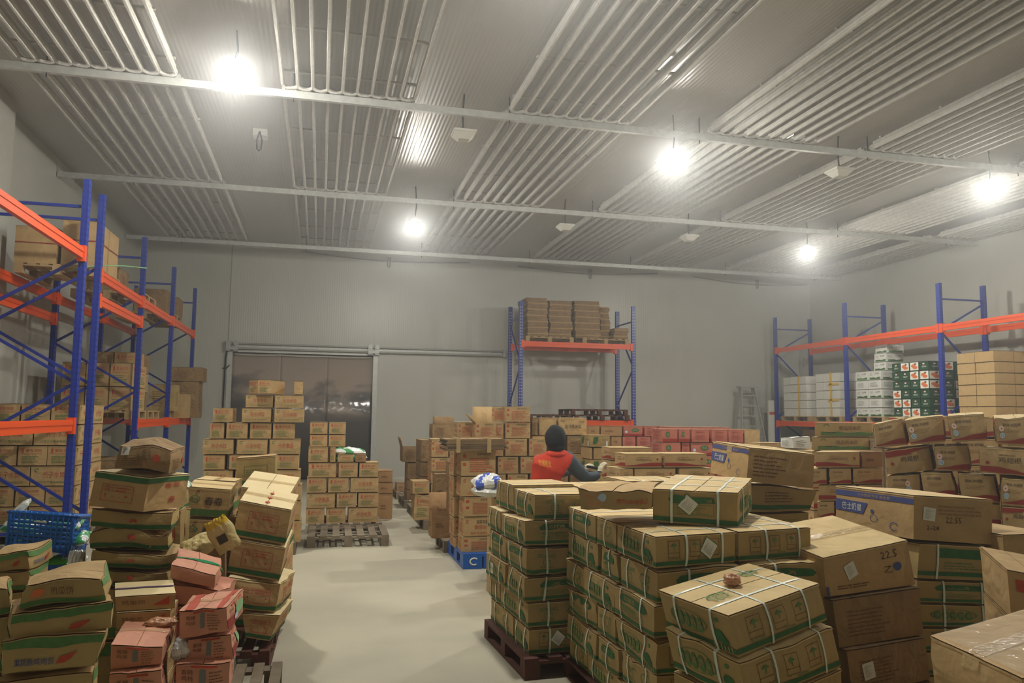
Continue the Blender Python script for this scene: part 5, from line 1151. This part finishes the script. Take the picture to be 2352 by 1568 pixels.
# ================================================================ near left pile
GL = 'crushed cartons in the near left pile'
pallet(-.98, 5.35, 0, .72, 1.3, 'wood_red', 'dark wooden pallet under the near left pile by the aisle', yaw=-.02)
pallet(-.85, 4.1, 0, .68, 1.0, 'wood_grey', 'wooden pallet under the pink cartons at bottom left')
def m(kind, pts, y, dv, label, **kw):
    yl, yr = y if isinstance(y, tuple) else (y, y); cc = hb(*pts, yl, yr, dv); n = kw.pop('n', 0); lb = kw.pop('ul', None); g = kw.pop('group', GL); fl = kw.pop('fl', .0)
    o, c = carton(kind, cc, label, g, **kw)
    if n: under(cc, n, kind if kind != 'white' else 'plain', ['%s, %s below' % (lb, ORD[q]) for q in range(n)], g, floor=fl)
    return o, c
# green striped stack
o, c = m('old', [(271, 1010), (398, 1034), (391, 1087), (257, 1071)], (5.15, 5.15), (.03, .3, .02), 'crumpled kraft carton with barcode label atop the green striped stack', crush=1.3, bulge=.02, group=None, prints=lambda c, f, v=0: (c.lines(f, .12, .15, .6, .7, 6, 'ink_brown', 5, .3), c.oval(f, .75, .5, .07, .16, 'ink_red')))
c.sticker('F', .14, .85, .035, .02, o)
o, c = m('table', [(216, 1077), (343, 1093), (328, 1176), (199, 1161)], (5.2, 5.15), (.2, .24, 0), 'kraft carton with red table print and green top band, upper left', crush=.4, faces='', group=None)
pr_table(c, 'F', 0, True); c.rect('R', 0, .84, 1, .97, 'ink_dkgreen'); c.text('R', '春卷', .4, .66, .8, .8, 'ink_red'); c.text('R', '春', .55, .2, .72, .4, 'ink_red'); c.finish('printed_side', o)
gband = lambda c, f, v=0: (c.rect(f, 0, .05, 1, .3, 'ink_dkgreen'), c.oval(f, .5, .6, .05, .12, 'ink_red'))
m('kraft' if False else 'bird', [(212, 1167), (402, 1172), (400, 1218), (205, 1209)], 5.2, (-.03, .34, 0), 'flattened kraft carton with green band, third in the green striped stack', crush=1.2, bulge=.02, prints=gband)
m('bird', [(206, 1212), (394, 1222), (392, 1262), (205, 1256)], 5.2, (-.04, .34, 0), 'flattened kraft carton with green band, fourth in the green striped stack', crush=1.2, bulge=.02, prints=gband)
m('bird', [(208, 1262), (408, 1268), (390, 1306), (204, 1300)], 5.18, (-.02, .34, 0), 'flattened kraft carton with green band, fifth in the green striped stack', crush=1.2, bulge=.02, prints=gband)
m('bird', [(206, 1304), (392, 1310), (390, 1352), (204, 1348)], 5.18, (-.03, .34, 0), 'flattened kraft carton with green band, sixth in the green striped stack', crush=1.0, bulge=.02, prints=gband, n=2, ul='flattened kraft carton under the sixth striped one')
m('bird', [(388, 1170), (414, 1172), (414, 1300), (388, 1298)], 5.6, (.02, .25, 0), 'upright kraft carton between the striped stack and spring roll cartons', crush=.8, prints=gband, n=1, ul='kraft carton at the base between stacks')
m('olive', [(384, 1120), (416, 1118), (414, 1168), (384, 1168)], 5.65, (.02, .25, 0), 'small carton with pale green bag top behind striped stack', crush=.8)
c_ = P(402, 1118, Y=5.7); pillow('food_bag', (c_.x, 5.75, c_.z+.02), (.09, .0, -.02), (0, .09, 0), .035, 'bag_white', 'pale green crumpled bag on the small carton behind striped stack', 31, 'strip_green')
# spring roll cartons
o, c = m('chun', [(430, 1115), (532, 1123), (525, 1190), (423, 1184)], 6.0, dvp((430, 1115), 6.0, (447, 1099), 6.3), 'spring roll carton with green band, upper one by the rack', group='spring roll cartons', tape=dict(wd=.04))
c6 = [(422, 1188), (524, 1193), (519, 1252), (416, 1248)]
m('chun', c6, 6.0, (.06, .3, 0), 'spring roll carton with green band, lower one by the rack', group='spring roll cartons', n=2, fl=.145, ul='spring roll carton under the lower one')
o, c = m('chun', [(449, 1098), (541, 1104), (536, 1170), (444, 1166)], 6.36, (.03, .3, 0), 'spring roll carton standing just behind the upper one', group='spring roll cartons', n=2, fl=.145, ul='spring roll carton in the rear column', tape=dict(wd=.04))
o, c = m('olive', [(541, 1051), (634, 1044), (634, 1107), (541, 1116)], 6.7, (0, .3, 0), 'olive kraft carton with green line print before the dumpling stack', group=None, n=0)
cc = hb((541, 1051), (634, 1044), (634, 1107), (541, 1116), 6.7, 6.7, (0, .3, 0)); under(cc, 4, 'olive', ['olive kraft carton, %s below the green line print one' % ORD[q] for q in range(4)], 'olive cartons before the dumpling stack')
# table print column
o, c = m('table', [(553, 1116), (668, 1132), (655, 1200), (540, 1188)], 5.95, dvp((553, 1116), 5.95, (584, 1079), 6.35), 'kraft carton with pale tilted lid behind the table print column', group='table print cartons', crush=.3, tape=dict(across=True, wd=.05), n=3, fl=.145, ul='table print carton in the rear column')
T1p = [(551, 1147), (673, 1170), (656, 1252), (532, 1231)]
o, c = m('table', T1p, (5.4, 5.4), dvp((551, 1147), 5.4, (574, 1112), 5.75), 'kraft carton with red table print, topmost of the aisle side column', group='table print cartons', crush=.25, tape=dict(across=True, wd=.06, face_drop=.05))
for i in range(3):
    W_, H_ = c.sz('T'); c.oval('T', .5, .15+.28*i, .016/W_, .016/H_, 'ink_red', .01)
c.lines('T', .12, .5, .3, .75, 3, 'strip_green', 3, .4); c.lines('T', .7, .2, .9, .45, 3, 'strip_green', 3, .4); c.finish('lid_print', o)
m('table', [(534, 1236), (658, 1256), (642, 1335), (519, 1315)], 5.4, dvp((551, 1147), 5.4, (574, 1112), 5.75), 'kraft carton with red table print, second of the aisle side column', group='table print cartons', crush=.3)
m('table', [(522, 1322), (652, 1338), (634, 1408), (550, 1397)], (5.38, 5.4), (.09, .36, .03), 'buckled kraft carton with red table print, third of aisle side column', group='table print cartons', crush=1.2, bulge=.02)
m('table', [(553, 1404), (645, 1409), (620, 1472), (562, 1462)], 5.38, (.07, .4, 0), 'leaning kraft carton with red table print, lowest of aisle side column', group='table print cartons', crush=.8)
# yellow bags
c_ = P(500, 1228, Y=5.45)
a_ = P(530, 1262, Y=5.33); b_ = P(492, 1192, Y=5.33); mid = (a_+b_)/2; ax_ = (b_-a_)/2; ay_ = Vector((-ax_.z, .15*ax_.length, ax_.x)).normalized()*.085*-1
pillow('food_bag', mid, ax_, ay_, .03, 'bag_cream', 'cream food bag with yellow end leaning on the table print carton', 41, band='bag_yellow')
mb = MB(); L_ = []
for i_ in range(7):
    u0_ = .0-.07*i_; p_ = mid+ax_*(u0_)+Vector((0, -.036, 0)); mb.bar(p_-ay_*.45, p_+ay_*.25, .006, .004, 'ink_black', up=(0, 1, 0))
o = mb.build('printed_barcode', loc=tuple(mid)); o.parent = [q_ for q_ in COL.objects if q_.get('label', '').startswith('cream food bag with yellow end')][0]; o.location = (0, 0, 0)
c_ = P(455, 1248, Y=5.4); pillow('food_bag', (c_.x, 5.42, c_.z-.02), (.11, .0, .05), (-.03, .08, .05), .035, 'bag_cream', 'cream food bag lying left of the yellow topped bag', 42)
cc = hb((425, 1262), (520, 1262), (520, 1340), (425, 1340), 5.35, 5.35, (0, .3, 0)); carton('old', cc, 'old kraft carton under the cream bags', None, crush=.6); under(cc, 2, 'old', ['old kraft carton, %s below the cream bags one' % ORD[q] for q in range(2)], 'old cartons under the bags')
# pink carton with green tape
GP = 'pink cartons in the near left pile'
o, c = m('pink', [(389, 1292), (500, 1316), (496, 1350), (386, 1326)], (4.85, 4.8), dvp((389, 1292), 4.85, (409, 1259), 5.2), 'pink carton with shiny green tape across its lid', group=GP, crush=.7, bulge=.018, prints=pr_none, tape=dict(m='tape_green', across=True, wd=.045, face_drop=.5))
m('pink', [(392, 1336), (502, 1356), (498, 1398), (390, 1384)], 4.85, (.05, .34, 0), 'brownish pink carton under the green taped one', group=GP, crush=1.0, prints=pr_none, n=3, ul='pink carton under the green taped pair')
# purple line cartons
m('purple', [(262, 1370), (406, 1361), (404, 1397), (264, 1404)], 4.6, dvp((262, 1370), 4.6, (262, 1337), 4.85), 'cream lidded carton with purple line and red triangle', group='cream lidded cartons', crush=.15, extra=lambda c: (c.rect('T', 0, .46, 1, .54, 'ink_purple', .009), c.lines('T', .15, .7, .6, .8, 1, 'ink_brown', 2, .5)))
m('purple', [(265, 1407), (394, 1399), (391, 1436), (263, 1443)], 4.58, (0, .25, 0), 'cream lidded carton with red triangle, lower one', group='cream lidded cartons', crush=.15, n=4, ul='cream lidded carton beneath')
# pink stacks
o, c = m('pink', [(402, 1405), (527, 1388), (528, 1448), (405, 1472)], (4.3, 4.25), dvp((402, 1405), 4.3, (446, 1361), 4.65), 'red striped pink carton, topmost of the right pink column', group=GP, crush=.6, bulge=.012, tape=dict(across=True, wd=.04))
c.rect('T', .1, 0, .28, 1, 'ink_red', .009); c.rect('T', .8, 0, .92, 1, 'ink_red', .009); c.rect('R', .0, .05, .5, .5, 'ink_crimson'); c.oval('R', .6, .6, .2, .25, 'strip_green', .005); c.oval('R', .4, .35, .09, .14, 'sticker_blue', .0056); c.finish('lid_print', o)
o, c = m('pink', [(427, 1470), (534, 1455), (543, 1513), (426, 1523)], (4.28, 4.25), (-.01, .3, 0), 'pink carton second of the right pink column, bag poking out', group=GP, crush=.7, bulge=.02)
c.rect('R', .0, .05, .4, .5, 'ink_crimson'); c.oval('R', .6, .6, .2, .25, 'strip_green', .005); c.finish('side_print', o)
c_ = P(415, 1496, Y=4.3); pillow('food_bag', (c_.x, 4.38, c_.z), (.0, .1, .01), (.05, 0, .01), .045, 'bag_white', 'white bag poking out beside the second pink carton', 51)
m('pink', [(407, 1527), (537, 1516), (533, 1592), (402, 1600)], (4.2, 4.2), (-.01, .32, 0), 'pink carton third of the right pink column', group=GP, crush=.7, bulge=.015)
o, c = m('pink', [(246, 1481), (376, 1485), (374, 1526), (249, 1539)], (4.15, 4.15), dvp((246, 1481), 4.15, (291, 1417), 4.62), 'plain lidded pink carton, topmost of the left pink column', group=GP, crush=.5, bulge=.014, tape=dict(across=True, wd=.035))
c_ = P(366, 1432, Y=4.42); cc_ = P(366, 1432, Y=4.45)
bag('tape_ball', (cc_.x, 4.5, cc_.z-.005), (.07, .05, .02), 'tape_ball', 'glossy crumpled tape on the plain lidded pink carton', 52, cat='tape', k=.3)
m('pink', [(254, 1543), (380, 1531), (384, 1625), (256, 1625)], (4.1, 4.1), (-.06, .36, 0), 'pink carton second of the left pink column', group=GP, crush=.6, bulge=.014)
# green banded flattened cartons bottom left
GB = 'flattened green banded cartons at bottom left'
def mb_(pts, y, dv, label, v, n=0, ul=None): return m('bird', pts, y, dv, label, v=v, group=GB, crush=1.1, bulge=.016, n=n, ul=ul)
mb_([(39, 1354), (238, 1322), (247, 1376), (36, 1409)], (3.75, 3.75), (-.05, .3, .02), 'kraft carton with pumpkin print and green bottom band, topmost', 0)
mb_([(20, 1406), (262, 1374), (261, 1441), (16, 1473)], (3.72, 3.72), (-.1, .3, 0), 'crushed kraft carton with green top band and red bird, second', 1)
mb_([(-4, 1478), (250, 1448), (225, 1525), (-4, 1553)], (3.7, 3.7), (-.08, .3, 0), 'crushed kraft carton with blue lettering and red bird, third', 2)
mb_([(-6, 1558), (226, 1532), (222, 1612), (-6, 1640)], (3.7, 3.7), (-.08, .3, 0), 'crushed kraft carton fourth in the green banded stack', 0, n=1, ul='crushed kraft carton fifth in the green banded stack')
mb_([(-30, 1264), (67, 1259), (71, 1304), (-30, 1314)], (4.6, 4.6), (.03, .3, 0), 'crushed olive carton at the left photo edge before blue crates', 1)
mb_([(-30, 1314), (74, 1310), (74, 1352), (-30, 1362)], (4.6, 4.6), (.0, .3, 0), 'crushed olive carton second at the left photo edge', 0, n=3, ul='crushed olive carton at the left photo edge')
mb_([(-60, 1354), (28, 1352), (30, 1408), (-60, 1420)], (3.95, 3.95), (-.1, .3, 0), 'film-wrapped carton at the far left beside the pumpkin carton', 0, n=3, ul='kraft carton at far left beside the pumpkin column')
# ================================================================ blue crates
def crate(pts, y, dv, label, group):
    cc = hb(*pts, y, y, dv); c = Carton(cc, 0, 0, 1); B = .9
    # taper: wider at the rim
    lo = c.c[:4].mean(0); c.c[:4] = lo+(c.c[:4]-lo)*.94
    c.grid('D', 0, 0, 1, 1, 'crate_blue', 2, 2, off=-.01)
    for f in 'FBLR':        # lattice wall
        n = 12
        for z0, z1 in ((0, .2), (.24, .32), (.35, .43), (.46, .54), (.57, .65), (.68, .76), (.79, 1)): c.grid(f, 0, z0, 1, z1, 'crate_blue', 4, 1)
        for i in range(n+1):
            u = i/n; w_ = .1 if i in (0, n) else .028; a = max(0, u-w_/2); b_ = min(1, u+w_/2); c.grid(f, a, 0, b_, 1, 'crate_blue', 1, 4, off=.001)
        c.grid(f, -.01, .92, 1.01, .98, 'crate_blue', 4, 1, off=.012)
    o = c.finish('plastic_crate'); sm = o.modifiers.new('thickness', 'SOLIDIFY'); sm.thickness = .006; tag(o, label, 'crate', group)
    c.frame('F', .38, .72, .62, .9, 'crate_blue', .01); c.rect('F', .4, .74, .6, .78, 'ink_white', .012); c.finish('grip_tag', o)
    return o, c, cc
CG = 'blue plastic crates'
o, c, cc = crate([(19, 1168), (173, 1178), (165, 1274), (2, 1256)], 5.5, dvp((173, 1178), 5.5, (211, 1178), 5.85), 'blue lattice crate filled with green bags, upper one', CG)
ctr = sum((Vector(p) for p in cc), Vector())/8
for k, (dx, dz, mt) in enumerate(((-.12, .03, 'bag_green'), (.08, .05, 'bag_green'), (-.02, -.05, 'bag_white'), (.12, -.06, 'bag_green'), (-.13, -.08, 'bag_green'))):
    pillow('food_bag', (ctr.x+dx, ctr.y+.02*k-.06, ctr.z+dz), (.12, 0, .01*(k-2)), (0, .1, .02), .04, mt, '%s food bag inside upper blue crate, %s one' % (['green', 'green', 'white', 'green', 'green'][k], ['upper left', 'upper right', 'middle', 'lower right', 'lower left'][k]), 60+k, 'bag_white' if mt == 'bag_green' else None)
c_ = P(40, 1160, Y=5.65); pillow('food_bag', (c_.x, 5.7, c_.z-.03), (.05, .0, .05), (0, .05, .02), .02, 'bag_white', 'knotted white bag end sticking out of upper blue crate', 70)
o, c, cc2 = crate([(66, 1292), (140, 1296), (136, 1352), (66, 1350)], 5.5, dvp((140, 1296), 5.5, (190, 1286), 5.9), 'blue lattice crate under the full one, lower one', CG)
under(cc2, 2, 'old', ['old carton, %s below the lower blue crate' % ORD[q] for q in range(2)], 'old cartons under the crates')
ctr = sum((Vector(p) for p in cc2), Vector())/8
pillow('food_bag', (ctr.x+.0, ctr.y, ctr.z+.07), (.1, 0, .01), (0, .12, 0), .035, 'bag_lime', 'bright lime bag between the two blue crates', 71); pillow('food_bag', (ctr.x+.09, ctr.y+.02, ctr.z+.085), (.07, 0, -.01), (0, .1, 0), .03, 'bag_white', 'white bag between the two blue crates', 72)
zb = min(p.z for p in cc[:4]); zc = max(p.z for p in cc2)
xl = min(p.x for p in cc); carton('plain', ab(xl, xl+.16, 5.55, 5.85, 0, zb+.0), 'tall kraft carton propping the left side of the upper blue crate', None)
c_ = P(178, 1300, Y=5.35); carton('old', ab(c_.x-.07, c_.x+.07, 5.26, 5.4, 0, c_.z-.1), 'tall narrow old carton under the silver foil bag', None)
pillow('foil_bag', (c_.x, 5.32, c_.z), (0, .01, .1), (.05, 0, 0), .03, 'foil', 'silver foil bag beside the lower blue crate', 73)
# ================================================================ the worker
def skin_mesh(name, joints, edges, root, sub=2):
    me = bpy.data.meshes.new(name); me.from_pydata([j[0] for j in joints], edges, []); o = bpy.data.objects.new(name, me); COL.objects.link(o)
    md = o.modifiers.new('s', 'SKIN'); md.use_smooth_shade = True
    for i, j in enumerate(joints):
        r = j[1]; d = me.skin_vertices[0].data[i]; d.radius = r if isinstance(r, tuple) else (r, r); d.use_root = (i == root)
    o.modifiers.new('u', 'SUBSURF').levels = sub
    dg = bpy.context.evaluated_depsgraph_get(); m2 = bpy.data.meshes.new_from_object(o.evaluated_get(dg)); bpy.data.objects.remove(o); bpy.data.meshes.remove(me); m2.name = name
    for p in m2.polygons: p.use_smooth = True
    return m2
PY = 8.3
def q(px, py, y): return tuple(P(px, py, Y=y))
hips = (2.46, 8.38, .86); sp1 = (2.45, 8.34, 1.0); 
ch = q(1258, 1075, 8.32); up = q(1272, 1052, 8.34); nk = q(1280, 1034, 8.34); hd = q(1276, 1004, 8.36)
shR = q(1303, 1054, 8.36); elR = q(1346, 1100, 8.4); wrR = q(1377, 1089, 8.5); shL = q(1240, 1058, 8.42); elL = q(1262, 1092, 8.68); wrL = q(1338, 1076, 8.8)
J = [(hips, (.16, .13)), (sp1, (.17, .13)), (ch, (.215, .14)), (up, (.165, .115)), (nk, (.06, .06)), (hd, (.085, .095)),
     (shR, .1), (elR, .078), (wrR, .05), (shL, .095), (elL, .062), (wrL, .04),
     ((2.36, 8.38, .78), .12), ((2.32, 8.36, .45), .08), ((2.30, 8.38, .1), .055), ((2.30, 8.27, .045), .045),
     ((2.58, 8.40, .78), .12), ((2.62, 8.38, .45), .08), ((2.64, 8.42, .1), .055), ((2.65, 8.31, .045), .045)]
E_ = [(0, 1), (1, 2), (2, 3), (3, 4), (4, 5), (3, 6), (6, 7), (7, 8), (3, 9), (9, 10), (10, 11), (0, 12), (12, 13), (13, 14), (14, 15), (0, 16), (16, 17), (17, 18), (18, 19)]
me = skin_mesh('person', J, E_, 0, 3)
for n in ('cloth_red', 'cloth_slate', 'cloth_black', 'skin'): me.materials.append(MATS[n])
def seg(p, a, b_):
    a = Vector(a); b_ = Vector(b_); t = max(0, min(1, (p-a).dot(b_-a)/(b_-a).length_squared)); return (p-(a+(b_-a)*t)).length
SL = [q(px_, py_, 8.33) for px_, py_ in ((1269, 1022), (1274, 1050), (1289, 1072), (1316, 1094), (1342, 1111), (1352, 1150))]; SLX = [s_[0] for s_ in SL]; SLZ = [s_[2] for s_ in SL]
for p in me.polygons:
    c = p.center; k = 0
    dR = min(seg(c, shR, elR), seg(c, elR, wrR)); dL = min(seg(c, shL, elL), seg(c, elL, wrL)); dT = min(seg(c, hips, ch)-.05, seg(c, ch, up)-.06)
    if c.z < .84: k = 2
    elif c.z > nk[2]+.02: k = 2
    elif c.x > SLX[0] and c.z > np.interp(c.x, SLX, SLZ): k = 1
    elif dR < dT+.02 and False:
        k = 1
        ax = Vector(elR)-Vector(shR); 
        low = (c-Vector(shR)).dot(Vector((-ax.z, 0, ax.x)).normalized() if False else Vector((ax.z, 0, -ax.x)).normalized())
        if c.z < shR[2]+(c.x-shR[0])*(elR[2]-shR[2])/(elR[0]-shR[0]) - .025 and c.x < elR[0]-.03: k = 0
    elif dL < dT: k = 1
    p.material_index = k
em = {}
for p in me.polygons:
    for e in p.edge_keys: em.setdefault(e, []).append(p.index)
nb = [[j for e in p.edge_keys for j in em[e] if j != p.index] for p in me.polygons]
mi = [p.material_index for p in me.polygons]
for it in range(14):
    mi = [max(set(z_), key=z_.count) if z_.count(mi[i]) <= len(z_)/2 else mi[i] for i, z_ in enumerate([[mi[j] for j in nb[i]] for i in range(len(mi))])]
for p in me.polygons: p.material_index = mi[p.index]
pm = bpy.data.objects.new('person', me); COL.objects.link(pm); ORG[pm.name] = (0, 0, 0)
tag(pm, 'worker in red and slate jacket and black hood, seen from behind, holding handheld device', 'person')
# hood and collar
mb = MB(); H = Vector(hd)
mb.ell((H.x, H.y, H.z), (.118, .128, .14), 'cloth_black', 28, 18, lambda d: .03*math.sin(5*d.x+3*d.z)+(.05 if d.z < -.4 else 0)); mb.ell((H.x+.015, H.y, H.z-.11), (.095, .1, .085), 'cloth_black', 24, 12); mb.build('hood', pm, smooth=True)
mb = MB(); N_ = Vector(nk); mb.tube([(N_.x-.02+.1*math.cos(a), N_.y+.085*math.sin(a), N_.z-.045) for a in [i*.3927 for i in range(16)]], .028, 'cloth_red', 8, close=True); mb.build('collar', pm, smooth=True)
mb = MB(); mb.ell((H.x+.03, H.y+.085, H.z-.01), (.07, .06, .09), 'skin', 16, 12); mb.ell((H.x+.035, H.y+.15, H.z-.015), (.014, .02, .02), 'skin', 8, 6)
for s_ in (-1, 1): mb.ell((H.x+.03+s_*.028, H.y+.138, H.z+.018), (.011, .008, .006), 'cloth_black', 8, 6)
mb.build('face', pm, smooth=True)
# yellow lettering across the back, wrapped onto the jacket
dg = bpy.context.evaluated_depsgraph_get(); dg.update()
v, f = text2d('仓储物流'); a0 = P(1243, 1055, Y=8.14); a1 = P(1270, 1070, Y=8.14)
from mathutils.bvhtree import BVHTree
bv = BVHTree.FromPolygons([vv.co for vv in me.vertices], [tuple(p.vertices) for p in me.polygons]); vs = []
for x, y in v:
    X = a0.x+(a1.x-a0.x)*x; Z = a1.z+(a0.z-a1.z)*y-.02*x; h = bv.ray_cast(Vector((X, 7.5, Z)), Vector((0, 1, 0))); vs.append((X, (h[0].y if h[0] else 8.2)-.004, Z))
mb = MB(); mb.v = vs; mb.f = f; mb.m = [mb.mi('ink_yellow')]*len(f); mb.build('printed_lettering', pm)
def hand(wr, d, upv, side, name):
    wr = Vector(wr); d = Vector(d).normalized(); upv = Vector(upv).normalized(); s_ = d.cross(upv).normalized()*side
    Jn = [(tuple(wr), (.036, .03)), (tuple(wr+d*.05), (.045, .028)), (tuple(wr+d*.085), (.043, .024))]; E2 = [(0, 1), (1, 2)]
    for k, (o_, L) in enumerate(((-.03, .075), (-.01, .085), (.01, .08), (.03, .062))):
        b0 = wr+d*.09+s_*o_; n0 = len(Jn); Jn += [(tuple(b0), .0125), (tuple(b0+d*L*.5+upv*-.01), .012), (tuple(b0+d*L*.75+upv*-.035), .011), (tuple(b0+d*L*.7+upv*-.055), .01)]; E2 += [(2, n0), (n0, n0+1), (n0+1, n0+2), (n0+2, n0+3)]
    b0 = wr+d*.03-s_*.035; n0 = len(Jn); Jn += [(tuple(b0), .016), (tuple(b0+d*.03-s_*.03), .014), (tuple(b0+d*.065-s_*.035-upv*.015), .012)]; E2 += [(0, n0), (n0, n0+1), (n0+1, n0+2)]
    mm = skin_mesh(name, Jn, E2, 0, 1); mm.materials.append(MATS['glove']); o = bpy.data.objects.new(name, mm); COL.objects.link(o); o.parent = pm
    return o
hand(wrR, Vector(q(1383, 1066, 8.52))-Vector(wrR), (-.9, -.3, .3), 1, 'gloved_hand')
hand(wrL, Vector(q(1352, 1069, 8.8))-Vector(wrL), (.0, -.3, 1), -1, 'gloved_hand')
mb = MB(); A = Vector(q(1349, 1071, 8.66)); B = Vector(q(1376, 1076, 8.55)); mb.bar(A, B, .05, .028, 'black_rubber'); o = mb.build('handheld_device', loc=tuple((A+B)/2)); tag(o, 'black handheld device held in the worker gloved hands', 'device')
